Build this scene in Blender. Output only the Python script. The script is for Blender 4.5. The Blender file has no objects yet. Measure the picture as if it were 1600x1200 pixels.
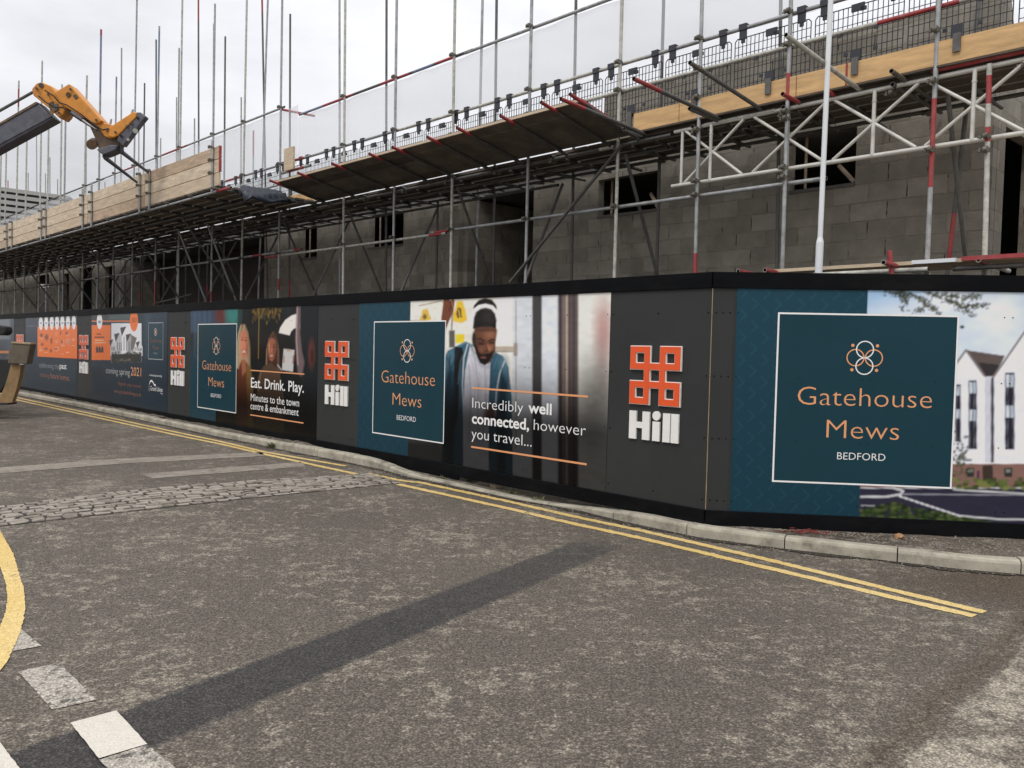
import bpy, bmesh, math, random
import numpy as np
from mathutils import Vector, Matrix

# ------------------------------------------------------------------ camera, sky, sun, exposure
SC = bpy.context.scene
R = math.radians
F_PX = 1300.0
CAM = np.array([0.0, 0.0, 1.72])
_p, _r = R(2.33), R(1.34)
_fw = np.array([0, math.cos(_p), -math.sin(_p)]); _up = np.array([0, math.sin(_p), math.cos(_p)]); _ri = np.array([1.0, 0, 0])
CR = _ri * math.cos(_r) + _up * math.sin(_r)
CU = _up * math.cos(_r) - _ri * math.sin(_r)
CF = _fw
cd = bpy.data.cameras.new('camera'); cam = bpy.data.objects.new('camera', cd); SC.collection.objects.link(cam)
cd.sensor_width = 36.0; cd.lens = 36.0 * F_PX / 1600.0; cd.clip_start = 0.05; cd.clip_end = 2000
cam.matrix_world = Matrix(((CR[0], CU[0], -CF[0], CAM[0]), (CR[1], CU[1], -CF[1], CAM[1]), (CR[2], CU[2], -CF[2], CAM[2]), (0, 0, 0, 1)))
SC.camera = cam

SUN_EL, SUN_AZ = 52.0, 205.0      # azimuth measured clockwise from +Y: the light comes from behind the camera, to the left
world = bpy.data.worlds.new('World'); SC.world = world; world.use_nodes = True
nt = world.node_tree; N = nt.nodes; Lk = nt.links
bg = N['Background']; bg.inputs['Strength'].default_value = 0.1
sky = N.new('ShaderNodeTexSky'); sky.sky_type = 'NISHITA'; sky.sun_disc = False
sky.sun_elevation = R(SUN_EL); sky.sun_rotation = R(SUN_AZ)
sky.air_density = 1.0; sky.dust_density = 3.0
tc = N.new('ShaderNodeTexCoord'); sep = N.new('ShaderNodeSeparateXYZ'); Lk.new(tc.outputs['Generated'], sep.inputs[0])
# overcast layer: brighter towards the zenith, with soft cloud mottling
gr = N.new('ShaderNodeMapRange'); gr.inputs[1].default_value = 0.0; gr.inputs[2].default_value = 1.0
gr.inputs[3].default_value = 7.0; gr.inputs[4].default_value = 17.5; Lk.new(sep.outputs[2], gr.inputs[0])
cm = N.new('ShaderNodeMapping'); cm.inputs['Scale'].default_value = (1.6, 1.6, 4.0); Lk.new(tc.outputs['Generated'], cm.inputs[0])
cn = N.new('ShaderNodeTexNoise'); cn.inputs['Scale'].default_value = 2.2; cn.inputs['Detail'].default_value = 6; cn.inputs['Roughness'].default_value = 0.55
Lk.new(cm.outputs[0], cn.inputs['Vector'])
cr = N.new('ShaderNodeMapRange'); cr.inputs[1].default_value = 0.3; cr.inputs[2].default_value = 0.7; cr.inputs[3].default_value = 0.80; cr.inputs[4].default_value = 1.12
Lk.new(cn.outputs[0], cr.inputs[0])
ml = N.new('ShaderNodeMath'); ml.operation = 'MULTIPLY'; Lk.new(gr.outputs[0], ml.inputs[0]); Lk.new(cr.outputs[0], ml.inputs[1])
cc = N.new('ShaderNodeMix'); cc.data_type = 'RGBA'; cc.blend_type = 'MULTIPLY'; cc.inputs[0].default_value = 1.0
cc.inputs[6].default_value = (1.0, 1.0, 1.035, 1); Lk.new(ml.outputs[0], cc.inputs[7])
mx = N.new('ShaderNodeMix'); mx.data_type = 'RGBA'; mx.inputs[0].default_value = 0.9
Lk.new(sky.outputs[0], mx.inputs[6]); Lk.new(cc.outputs[2], mx.inputs[7]); Lk.new(mx.outputs[2], bg.inputs[0])

sd = bpy.data.lights.new('sun', 'SUN'); sd.energy = 1.0; sd.angle = R(14); sd.color = (1.0, 0.95, 0.88)
sun = bpy.data.objects.new('sun', sd); SC.collection.objects.link(sun)
sdir = Vector((math.sin(R(SUN_AZ)) * math.cos(R(SUN_EL)), math.cos(R(SUN_AZ)) * math.cos(R(SUN_EL)), math.sin(R(SUN_EL))))
sun.rotation_euler = sdir.to_track_quat('Z', 'Y').to_euler()
SC.view_settings.view_transform = 'Standard'; SC.view_settings.look = 'None'; SC.view_settings.exposure = 0.0; SC.view_settings.gamma = 1.0

random.seed(7); RNG = np.random.default_rng(7)
COL = SC.collection

# ------------------------------------------------------------------ site frame: O is the hoarding's corner; S runs along the street face
# (away from the camera, to the left), V is square to it, into the site
O = np.array([1.87, 7.87, 0.0]); TH = R(43.69); RH = R(-6.36)
S = np.array([-math.sin(TH), math.cos(TH), 0]); V = np.array([math.cos(TH), math.sin(TH), 0]); Z = np.array([0, 0, 1.0])
RD = np.array([math.cos(RH), math.sin(RH), 0]); RN = np.array([-math.sin(RH), math.cos(RH), 0])
def W(s, v, z): return O + S * s + V * v + Z * z
def ray(px): return (px[0] - 800) / F_PX * CR - (px[1] - 600) / F_PX * CU + CF
def hit(px, p0, n):
    d = ray(px); return CAM + d * (float((p0 - CAM) @ n) / float(d @ n))
def hv(px, v):                      # the point of the vertical plane v = const, as (s, z)
    p = hit(px, O + V * v, V); return float((p - O) @ S), float(p[2])
def hs(px, s):
    p = hit(px, O + S * s, S); return float((p - O) @ V), float(p[2])
def hy(px, y): return hit(px, np.array([0, y, 0.0]), np.array([0, 1.0, 0]))
def project(P):
    d = P - CAM; x = d @ CR; y = d @ CU; z = d @ CF
    return 800 + F_PX * x / z, 600 - F_PX * y / z
def sstep(a, b, x):
    t = np.clip((x - a) / (b - a), 0, 1); return t * t * (3 - 2 * t)
def road_h(x, y):                   # the carriageway rises a little towards the far end
    s = (x - O[0]) * S[0] + (y - O[1]) * S[1]
    return 0.07 * sstep(0.8, 5.0, s)
def hg(px):                         # the point of the road under a line of sight
    h = 0.0
    for _ in range(12):
        p = hit(px, np.array([0, 0, h]), Z); h = float(road_h(p[0], p[1]))
    return p[0], p[1]

# ------------------------------------------------------------------ materials
def lin(c): 
    c = c / 255.0
    return c / 12.92 if c <= 0.04045 else ((c + 0.055) / 1.055) ** 2.4
def rgb(r, g, b): return (lin(r), lin(g), lin(b), 1.0)
def mat(name, col, rough=0.6, metal=0.0, spec=0.5, var=0.12, scale=6.0, dirt=None, dirt_amt=0.35, bump=0.0, bscale=60.0, stretch=(1, 1, 1)):
    m = bpy.data.materials.new(name); m.use_nodes = True; t = m.node_tree; n = t.nodes; l = t.links
    b = n['Principled BSDF']; b.inputs['Roughness'].default_value = rough; b.inputs['Metallic'].default_value = metal
    b.inputs['Specular IOR Level'].default_value = spec
    geo = n.new('ShaderNodeNewGeometry'); mp = n.new('ShaderNodeMapping'); mp.inputs['Scale'].default_value = stretch
    l.new(geo.outputs['Position'], mp.inputs[0])
    no = n.new('ShaderNodeTexNoise'); no.inputs['Scale'].default_value = scale; no.inputs['Detail'].default_value = 8; no.inputs['Roughness'].default_value = 0.65
    l.new(mp.outputs[0], no.inputs['Vector'])
    ra = n.new('ShaderNodeMapRange'); ra.inputs[1].default_value = 0.3; ra.inputs[2].default_value = 0.7
    ra.inputs[3].default_value = 1 - var; ra.inputs[4].default_value = 1 + var; l.new(no.outputs[0], ra.inputs[0])
    mu = n.new('ShaderNodeMix'); mu.data_type = 'RGBA'; mu.blend_type = 'MULTIPLY'; mu.inputs[0].default_value = 1
    mu.inputs[6].default_value = col if len(col) == 4 else (*col, 1); l.new(ra.outputs[0], mu.inputs[7])
    out = mu.outputs[2]
    if dirt:
        n2 = n.new('ShaderNodeTexNoise'); n2.inputs['Scale'].default_value = scale * 0.6; n2.inputs['Detail'].default_value = 10; n2.inputs['Roughness'].default_value = 0.75
        l.new(mp.outputs[0], n2.inputs['Vector'])
        r2 = n.new('ShaderNodeMapRange'); r2.inputs[1].default_value = 0.5; r2.inputs[2].default_value = 0.68; r2.inputs[3].default_value = 0; r2.inputs[4].default_value = dirt_amt
        l.new(n2.outputs[0], r2.inputs[0])
        m2 = n.new('ShaderNodeMix'); m2.data_type = 'RGBA'; l.new(r2.outputs[0], m2.inputs[0]); l.new(out, m2.inputs[6]); m2.inputs[7].default_value = dirt
        out = m2.outputs[2]
    l.new(out, b.inputs['Base Color'])
    rv = n.new('ShaderNodeMapRange'); rv.inputs[3].default_value = max(0, rough - 0.1); rv.inputs[4].default_value = min(1, rough + 0.1)
    l.new(no.outputs[0], rv.inputs[0]); l.new(rv.outputs[0], b.inputs['Roughness'])
    if bump:
        n3 = n.new('ShaderNodeTexNoise'); n3.inputs['Scale'].default_value = bscale; n3.inputs['Detail'].default_value = 4; l.new(mp.outputs[0], n3.inputs['Vector'])
        bp = n.new('ShaderNodeBump'); bp.inputs['Strength'].default_value = bump; bp.inputs['Distance'].default_value = 0.01
        l.new(n3.outputs[0], bp.inputs['Height']); l.new(bp.outputs[0], b.inputs['Normal'])
    return m

M = {}
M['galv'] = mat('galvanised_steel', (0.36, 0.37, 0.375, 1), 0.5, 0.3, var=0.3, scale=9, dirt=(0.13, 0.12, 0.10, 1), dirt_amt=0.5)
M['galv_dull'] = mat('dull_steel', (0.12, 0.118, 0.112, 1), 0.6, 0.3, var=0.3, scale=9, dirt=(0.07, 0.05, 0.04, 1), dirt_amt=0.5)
M['galv_pale'] = mat('pale_steel', (0.47, 0.47, 0.42, 1), 0.5, 0.1, var=0.35, scale=12, dirt=(0.22, 0.2, 0.15, 1), dirt_amt=0.6)
M['red'] = mat('red_tube_paint', (0.33, 0.038, 0.042, 1), 0.5, var=0.25, scale=12, dirt=(0.28, 0.18, 0.16, 1), dirt_amt=0.4)
M['blue'] = mat('blue_tube_paint', (0.19, 0.235, 0.33, 1), 0.5, var=0.25, scale=12)
M['rust'] = mat('rusty_coupler', (0.13, 0.12, 0.10, 1), 0.6, 0.4, var=0.5, scale=30, dirt=(0.38, 0.35, 0.26, 1), dirt_amt=0.5)
M['alu'] = mat('white_beam_paint', (0.62, 0.61, 0.56, 1), 0.45, 0.1, var=0.12, scale=8, dirt=(0.38, 0.35, 0.28, 1), dirt_amt=0.5)
M['board'] = mat('weathered_board', (0.30, 0.235, 0.17, 1), 0.8, var=0.3, scale=3, dirt=(0.16, 0.13, 0.1, 1), dirt_amt=0.5, bump=0.2, stretch=(1, 1, 5))
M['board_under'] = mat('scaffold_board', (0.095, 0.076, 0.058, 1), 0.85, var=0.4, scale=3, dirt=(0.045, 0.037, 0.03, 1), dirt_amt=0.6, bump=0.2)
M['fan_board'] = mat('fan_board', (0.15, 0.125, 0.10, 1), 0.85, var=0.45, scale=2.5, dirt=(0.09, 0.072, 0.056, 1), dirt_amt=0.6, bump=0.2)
M['mud_dark'] = mat('dark_muddy_steel', (0.12, 0.098, 0.07, 1), 0.75, var=0.3, scale=5, dirt=(0.2, 0.15, 0.09, 1), dirt_amt=0.5)
M['bay_board'] = mat('grey_pine_board', (0.58, 0.47, 0.34, 1), 0.8, var=0.2, scale=2.2, dirt=(0.36, 0.26, 0.16, 1), dirt_amt=0.5, bump=0.15, stretch=(1, 1, 6))
M['bay_board_old'] = mat('pinkish_old_board', (0.50, 0.375, 0.26, 1), 0.8, var=0.3, scale=3.0, dirt=(0.25, 0.2, 0.15, 1), dirt_amt=0.6, bump=0.15, stretch=(1, 1, 7))
M['bay_board_pale'] = mat('pale_old_board', (0.64, 0.53, 0.39, 1), 0.8, var=0.25, scale=2.6, dirt=(0.36, 0.28, 0.19, 1), dirt_amt=0.6, bump=0.15, stretch=(1, 1, 6))
M['toe'] = mat('new_pine_board', (0.60, 0.385, 0.18, 1), 0.7, var=0.26, scale=2.5, dirt=(0.5, 0.30, 0.13, 1), dirt_amt=0.6, bump=0.1, stretch=(1, 1, 7))
M['mesh'] = mat('black_wire', (0.02, 0.022, 0.028, 1), 0.5, 0.2, var=0.1)
M['clip'] = mat('black_plastic', (0.025, 0.027, 0.035, 1), 0.45, var=0.1)
M['fascia'] = mat('black_timber_paint', (0.0055, 0.006, 0.007, 1), 0.5, spec=0.05, var=0.3, scale=2.5, dirt=(0.022, 0.022, 0.02, 1), dirt_amt=0.3, stretch=(1, 1, 3))
M['panel'] = mat('charcoal_panel_paint', (0.038, 0.041, 0.040, 1), 0.45, spec=0.12, var=0.10, scale=1.2, dirt=(0.05, 0.052, 0.049, 1), dirt_amt=0.4)
def scuff(m, col, lo, hi, scale=7.0):
    t = m.node_tree; n = t.nodes; l = t.links; b = n['Principled BSDF']; src = b.inputs['Base Color'].links[0].from_socket
    ge = n.new('ShaderNodeNewGeometry'); mp = n.new('ShaderNodeMapping'); mp.inputs['Scale'].default_value = (1, 1, 2.2); l.new(ge.outputs['Position'], mp.inputs[0])
    no = n.new('ShaderNodeTexNoise'); no.inputs['Scale'].default_value = scale; no.inputs['Detail'].default_value = 12; no.inputs['Roughness'].default_value = 0.8; l.new(mp.outputs[0], no.inputs['Vector'])
    r = n.new('ShaderNodeMapRange'); r.inputs[1].default_value = lo; r.inputs[2].default_value = hi; r.inputs[4].default_value = 0.7; l.new(no.outputs[0], r.inputs[0])
    x = n.new('ShaderNodeMix'); x.data_type = 'RGBA'; l.new(r.outputs[0], x.inputs[0]); l.new(src, x.inputs[6]); x.inputs[7].default_value = col; l.new(x.outputs[2], b.inputs['Base Color'])
scuff(M['fascia'], (0.10, 0.095, 0.085, 1), 0.66, 0.74); scuff(M['panel'], (0.13, 0.128, 0.12, 1), 0.69, 0.77, 5.0)
M['orange'] = mat('orange_letter', (0.80, 0.10, 0.02, 1), 0.35, var=0.05)
M['white'] = mat('white_letter', (0.84, 0.83, 0.80, 1), 0.4, var=0.05)
M['white_post'] = mat('white_post_paint', (0.74, 0.77, 0.79, 1), 0.4, var=0.04)
M['kerb'] = mat('concrete_kerb', (0.40, 0.37, 0.295, 1), 0.85, var=0.25, scale=5, dirt=(0.13, 0.115, 0.085, 1), dirt_amt=0.85, bump=0.35, bscale=140)
M['dark_steel'] = mat('dark_boom_steel', (0.10, 0.102, 0.125, 1), 0.5, 0.2, var=0.3, scale=5, dirt=(0.05, 0.045, 0.04, 1), dirt_amt=0.5)
M['jcb'] = mat('yellow_machine_paint', (0.64, 0.255, 0.028, 1), 0.45, var=0.18, scale=5, dirt=(0.26, 0.13, 0.05, 1), dirt_amt=0.65)
M['grime'] = mat('greasy_steel', (0.12, 0.085, 0.06, 1), 0.6, 0.3, var=0.4, scale=6, dirt=(0.45, 0.22, 0.05, 1), dirt_amt=0.5)
M['mudsteel'] = mat('muddy_steel', (0.27, 0.17, 0.075, 1), 0.7, var=0.3, scale=5, dirt=(0.10, 0.075, 0.05, 1), dirt_amt=0.6)
M['rubber'] = mat('tyre_rubber', (0.02, 0.02, 0.02, 1), 0.8, var=0.2)
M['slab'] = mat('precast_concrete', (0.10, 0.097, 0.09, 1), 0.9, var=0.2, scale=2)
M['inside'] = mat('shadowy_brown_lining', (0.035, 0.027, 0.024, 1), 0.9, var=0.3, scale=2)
M['tarp'] = mat('navy_tarpaulin', (0.012, 0.018, 0.032, 1), 0.45, var=0.3, scale=5, bump=0.4, bscale=12)
M['louvre'] = mat('pale_louvre', (0.42, 0.42, 0.40, 1), 0.6, var=0.1)
M['louvre_gap'] = mat('dark_louvre_back', (0.10, 0.10, 0.10, 1), 0.7, var=0.1)  # dark grey wall seen between the slats
M['roofgrey'] = mat('grey_roof_cladding', (0.15, 0.145, 0.15, 1), 0.6, var=0.1)
M['leaf'] = mat('weed_leaf', (0.07, 0.10, 0.03, 1), 0.7, var=0.4, scale=20)
M['leaf_dry'] = mat('dry_weed_leaf', (0.16, 0.15, 0.06, 1), 0.7, var=0.4, scale=20)
M['netting'] = mat('red_netting', (0.20, 0.03, 0.026, 1), 0.8, var=0.3, scale=20)
M['brick'] = mat('broken_brick', (0.34, 0.19, 0.10, 1), 0.85, var=0.3, scale=20, bump=0.4)
M['offcut'] = mat('timber_offcut', (0.34, 0.25, 0.15, 1), 0.8, var=0.25, scale=10)
M['stone'] = mat('loose_gravel', (0.22, 0.19, 0.15, 1), 0.9, var=0.5, scale=15)
M['sett'] = mat('granite_sett', (0.22, 0.19, 0.155, 1), 0.8, var=0.4, scale=12, dirt=(0.12, 0.10, 0.085, 1), dirt_amt=0.5, bump=0.4, bscale=80)
M['sett_pale'] = mat('pale_sett', (0.31, 0.275, 0.23, 1), 0.8, var=0.3, scale=12, dirt=(0.15, 0.125, 0.1, 1), dirt_amt=0.6, bump=0.4, bscale=80)
M['grout'] = mat('sett_joint_dirt', (0.028, 0.024, 0.02, 1), 0.95, var=0.3, scale=20)
M['concstrip'] = mat('worn_concrete_strip', (0.25, 0.22, 0.18, 1), 0.9, var=0.25, scale=9, dirt=(0.12, 0.105, 0.085, 1), dirt_amt=0.9, bump=0.3, bscale=120)

def sheet_material():
    m = bpy.data.materials.new('white_debris_sheet'); m.use_nodes = True; t = m.node_tree; n = t.nodes; l = t.links
    n.remove(n['Principled BSDF']); o = n['Material Output']
    d = n.new('ShaderNodeBsdfDiffuse'); d.inputs[0].default_value = (0.8, 0.81, 0.83, 1)
    tl = n.new('ShaderNodeBsdfTranslucent'); tl.inputs[0].default_value = (0.78, 0.80, 0.83, 1)
    tr = n.new('ShaderNodeBsdfTransparent')
    a = n.new('ShaderNodeMixShader'); a.inputs[0].default_value = 0.6; l.new(d.outputs[0], a.inputs[1]); l.new(tl.outputs[0], a.inputs[2])
    b = n.new('ShaderNodeMixShader'); b.inputs[0].default_value = 0.55; l.new(a.outputs[0], b.inputs[1]); l.new(tr.outputs[0], b.inputs[2])
    l.new(b.outputs[0], o.inputs[0]); return m
M['sheet'] = sheet_material()

def block_material():
    m = bpy.data.materials.new('concrete_blockwork'); m.use_nodes = True; t = m.node_tree; n = t.nodes; l = t.links; b = n['Principled BSDF']
    uv = n.new('ShaderNodeUVMap'); uv.uv_map = 'UVMap'
    wob = n.new('ShaderNodeTexNoise'); wob.inputs['Scale'].default_value = 3.0; l.new(uv.outputs[0], wob.inputs['Vector'])
    wm = n.new('ShaderNodeMix'); wm.data_type = 'VECTOR'; wm.inputs[0].default_value = 0.012; l.new(uv.outputs[0], wm.inputs[4]); l.new(wob.outputs[1], wm.inputs[5])
    br = n.new('ShaderNodeTexBrick'); br.offset = 0.5; l.new(wm.outputs[1], br.inputs['Vector'])
    br.inputs['Color1'].default_value = (0.195, 0.176, 0.143, 1); br.inputs['Color2'].default_value = (0.285, 0.262, 0.218, 1)
    br.inputs['Mortar'].default_value = (0.245, 0.215, 0.165, 1)
    br.inputs['Scale'].default_value = 1.0; br.inputs['Mortar Size'].default_value = 0.0075; br.inputs['Mortar Smooth'].default_value = 0.35
    br.inputs['Brick Width'].default_value = 0.45; br.inputs['Row Height'].default_value = 0.225
    n1 = n.new('ShaderNodeTexNoise'); n1.inputs['Scale'].default_value = 2.2; n1.inputs['Detail'].default_value = 9; n1.inputs['Roughness'].default_value = 0.7; l.new(uv.outputs[0], n1.inputs['Vector'])
    r1 = n.new('ShaderNodeMapRange'); r1.inputs[1].default_value = 0.3; r1.inputs[2].default_value = 0.7; r1.inputs[3].default_value = 0.72; r1.inputs[4].default_value = 1.25; l.new(n1.outputs[0], r1.inputs[0])
    mu = n.new('ShaderNodeMix'); mu.data_type = 'RGBA'; mu.blend_type = 'MULTIPLY'; mu.inputs[0].default_value = 1; l.new(br.outputs[0], mu.inputs[6]); l.new(r1.outputs[0], mu.inputs[7])
    # unfilled joints: patches of dark along the mortar
    n2 = n.new('ShaderNodeTexNoise'); n2.inputs['Scale'].default_value = 4.5; n2.inputs['Detail'].default_value = 5; l.new(uv.outputs[0], n2.inputs['Vector'])
    r2 = n.new('ShaderNodeMapRange'); r2.inputs[1].default_value = 0.50; r2.inputs[2].default_value = 0.58; l.new(n2.outputs[0], r2.inputs[0])
    ff = n.new('ShaderNodeMath'); ff.operation = 'MULTIPLY'; l.new(br.outputs['Fac'], ff.inputs[0]); l.new(r2.outputs[0], ff.inputs[1])
    sx = n.new('ShaderNodeSeparateXYZ'); l.new(wm.outputs[1], sx.inputs[0])
    dv = n.new('ShaderNodeMath'); dv.operation = 'DIVIDE'; dv.inputs[1].default_value = 0.225; l.new(sx.outputs[1], dv.inputs[0])
    fr_ = n.new('ShaderNodeMath'); fr_.operation = 'FRACT'; l.new(dv.outputs[0], fr_.inputs[0])
    pp = n.new('ShaderNodeMath'); pp.operation = 'PINGPONG'; pp.inputs[1].default_value = 0.5; l.new(fr_.outputs[0], pp.inputs[0])
    pr_ = n.new('ShaderNodeMapRange'); pr_.inputs[1].default_value = 0.06; pr_.inputs[2].default_value = 0.12; pr_.inputs[3].default_value = 0.18; l.new(pp.outputs[0], pr_.inputs[0])
    f2 = n.new('ShaderNodeMath'); f2.operation = 'MULTIPLY'; l.new(ff.outputs[0], f2.inputs[0]); l.new(pr_.outputs[0], f2.inputs[1]); ff = f2
    m3 = n.new('ShaderNodeMix'); m3.data_type = 'RGBA'; l.new(ff.outputs[0], m3.inputs[0]); l.new(mu.outputs[2], m3.inputs[6]); m3.inputs[7].default_value = (0.02, 0.018, 0.015, 1)
    l.new(m3.outputs[2], b.inputs['Base Color']); b.inputs['Roughness'].default_value = 0.92
    n4 = n.new('ShaderNodeTexNoise'); n4.inputs['Scale'].default_value = 90; n4.inputs['Detail'].default_value = 4; l.new(uv.outputs[0], n4.inputs['Vector'])
    sb = n.new('ShaderNodeMath'); sb.operation = 'SUBTRACT'; l.new(n4.outputs[0], sb.inputs[0]); l.new(br.outputs['Fac'], sb.inputs[1])
    bp = n.new('ShaderNodeBump'); bp.inputs['Strength'].default_value = 0.8; bp.inputs['Distance'].default_value = 0.012; l.new(sb.outputs[0], bp.inputs['Height']); l.new(bp.outputs[0], b.inputs['Normal'])
    return m
M['block'] = block_material()

def asphalt(name, base, pale, thr, pale_amt=0.8, site=False, agg=0.5, warm=(0.16, 0.145, 0.125, 1)):
    m = bpy.data.materials.new(name); m.use_nodes = True; t = m.node_tree; n = t.nodes; l = t.links; b = n['Principled BSDF']
    geo = n.new('ShaderNodeNewGeometry'); P = geo.outputs['Position']
    def noise(sc, det, ro, vec=None):
        x = n.new('ShaderNodeTexNoise'); x.inputs['Scale'].default_value = sc; x.inputs['Detail'].default_value = det; x.inputs['Roughness'].default_value = ro
        l.new(vec or P, x.inputs['Vector']); return x.outputs[0]
    def mr(x, a, bb, c, d):
        q = n.new('ShaderNodeMapRange'); q.inputs[1].default_value = a; q.inputs[2].default_value = bb; q.inputs[3].default_value = c; q.inputs[4].default_value = d; l.new(x, q.inputs[0]); return q.outputs[0]
    def mth(op, a, c):
        q = n.new('ShaderNodeMath'); q.operation = op
        for i, v in enumerate((a, c)):
            if isinstance(v, (int, float)): q.inputs[i].default_value = v
            else: l.new(v, q.inputs[i])
        return q.outputs[0]
    def mixc(f, a, c, blend='MIX'):
        q = n.new('ShaderNodeMix'); q.data_type = 'RGBA'; q.blend_type = blend
        for i, v in ((0, f), (6, a), (7, c)):
            if isinstance(v, (int, float)): q.inputs[i].default_value = v
            elif isinstance(v, tuple): q.inputs[i].default_value = v
            else: l.new(v, q.inputs[i])
        return q.outputs[2]
    big = noise(0.55, 5, 0.6); mid = noise(7.5, 12, 0.82); fine = noise(48, 4, 0.7); coarse = noise(17, 6, 0.75)
    vo = n.new('ShaderNodeTexVoronoi'); vo.inputs['Scale'].default_value = 80; l.new(P, vo.inputs['Vector'])
    c = mixc(mr(big, 0.35, 0.65, 0, 1), base, warm)
    # worn, cement-stained patches: broad areas broken up by a fine threshold
    pm = mth('ADD', mth('MULTIPLY', mid, 0.52), mth('ADD', mth('MULTIPLY', noise(0.9, 6, 0.65), 0.22), mth('MULTIPLY', noise(26, 6, 0.75), 0.26)))
    pf = mth('MULTIPLY', mr(pm, thr, thr + 0.045, 0, 1), pale_amt)
    c = mixc(pf, c, pale)
    c = mixc(mr(noise(1.3, 9, 0.75), 0.54, 0.70, 0, 0.22), c, (base[0] * 0.55, base[1] * 0.55, base[2] * 0.55, 1))
    if site:      # the re-laid trench: a darker band with ragged edges that fades out before the yellow lines
        tx = n.new('ShaderNodeSeparateXYZ'); l.new(P, tx.inputs[0])
        dd = mth('SUBTRACT', mth('MULTIPLY', tx.outputs[0], 0.839), mth('MULTIPLY', tx.outputs[1], 0.544))
        dd = mth('ABSOLUTE', mth('ADD', dd, 3.345), 0); dd = mth('ADD', dd, mth('MULTIPLY', mth('SUBTRACT', coarse, 0.5), 0.07))
        tt = mth('ADD', mth('MULTIPLY', tx.outputs[0], 0.544), mth('MULTIPLY', tx.outputs[1], 0.839))
        tm = mth('MULTIPLY', mr(dd, 0.19, 0.235, 1, 0), mth('MULTIPLY', mr(mth('ADD', tt, mth('MULTIPLY', mid, 0.5)), 6.7, 7.2, 1, 0), mr(tt, 4.0, 6.8, 0.93, 0.68)))
        c = mixc(tm, c, mixc(mr(mid, 0.4, 0.7, 0, 1), (0.048, 0.046, 0.045, 1), (0.066, 0.062, 0.058, 1)))
    if site:
        sx = n.new('ShaderNodeSeparateXYZ'); l.new(P, sx.inputs[0])
        d = mth('SUBTRACT', mth('MULTIPLY', mth('SUBTRACT', sx.outputs[0], 3.28), 0.727), mth('MULTIPLY', mth('SUBTRACT', sx.outputs[1], 5.27), 0.687))
        d = mth('ADD', d, mth('MULTIPLY', mth('SUBTRACT', noise(3.0, 6, 0.7), 0.5), 0.28))
        slab_n = mr(mth('ADD', mid, mth('MULTIPLY', noise(1.6, 8, 0.7), 0.6)), 0.74, 0.84, 1, 0.05)
        c = mixc(mth('MULTIPLY', mr(d, 0.09, 0.115, 0, 1), slab_n), c, (0.42, 0.37, 0.295, 1))
        c = mixc(mth('MULTIPLY', mr(mth('ABSOLUTE', d, 0), 0.03, 0.12, 1, 0), 0.5), c, (0.12, 0.088, 0.06, 1))
        c = mixc(mr(mth('ABSOLUTE', d, 0), 0.003, 0.012, 0.45, 0), c, (0.04, 0.033, 0.026, 1))
        # soil washed out by the kerb
        dx = mth('SUBTRACT', sx.outputs[0], 4.3); dy = mth('SUBTRACT', sx.outputs[1], 6.3)
        rr = mth('SQRT', mth('ADD', mth('MULTIPLY', mth('MULTIPLY', dx, dx), 0.35), mth('MULTIPLY', mth('MULTIPLY', dy, dy), 1.6)), 0)
        rr = mth('ADD', rr, mth('MULTIPLY', mth('SUBTRACT', mid, 0.5), 1.0))
        c = mixc(mr(rr, 0.45, 1.0, 0.85, 0), c, (0.115, 0.085, 0.06, 1))
    gm = mth('MULTIPLY', mr(vo.outputs['Distance'], 0.1, 0.6, 1 + agg * 0.55, 1 - agg * 0.6), mr(fine, 0.3, 0.7, 1 - agg * 0.7, 1 + agg * 0.7))
    c = mixc(1.0, c, gm, 'MULTIPLY')
    sp = mr(noise(120, 2, 0.5), 0.68, 0.72, 0, 0.6)
    c = mixc(sp, c, (0.42, 0.38, 0.32, 1))
    l.new(c, b.inputs['Base Color']); b.inputs['Roughness'].default_value = 0.88; b.inputs['Specular IOR Level'].default_value = 0.3
    bp = n.new('ShaderNodeBump'); bp.inputs['Strength'].default_value = 0.55; bp.inputs['Distance'].default_value = 0.006
    hh = mth('ADD', vo.outputs['Distance'], mth('MULTIPLY', fine, 0.8)); l.new(hh, bp.inputs['Height']); l.new(bp.outputs[0], b.inputs['Normal'])
    return m
M['road'] = asphalt('worn_asphalt', (0.124, 0.107, 0.087, 1), (0.38, 0.33, 0.262, 1), 0.512, 0.74, True, 0.72, (0.152, 0.132, 0.106, 1))
M['verge'] = asphalt('gritty_earth', (0.19, 0.16, 0.125, 1), (0.34, 0.30, 0.25, 1), 0.50, 0.8, False, 0.7, (0.08, 0.068, 0.052, 1))
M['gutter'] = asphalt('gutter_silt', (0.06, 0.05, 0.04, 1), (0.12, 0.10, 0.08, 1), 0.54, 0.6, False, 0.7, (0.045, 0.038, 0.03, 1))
M['yellow_paint'] = asphalt('yellow_road_paint', (0.66, 0.455, 0.14, 1), (0.15, 0.125, 0.095, 1), 0.548, 0.85, False, 0.28, (0.76, 0.58, 0.26, 1))
M['white_paint'] = asphalt('white_road_paint', (0.66, 0.62, 0.54, 1), (0.52, 0.48, 0.42, 1), 0.57, 0.5, False, 0.10, (0.60, 0.56, 0.48, 1))
M['worn_white'] = asphalt('worn_white_road_paint', (0.62, 0.57, 0.49, 1), (0.085, 0.08, 0.07, 1), 0.512, 0.9, False, 0.6, (0.42, 0.385, 0.33, 1))

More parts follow.
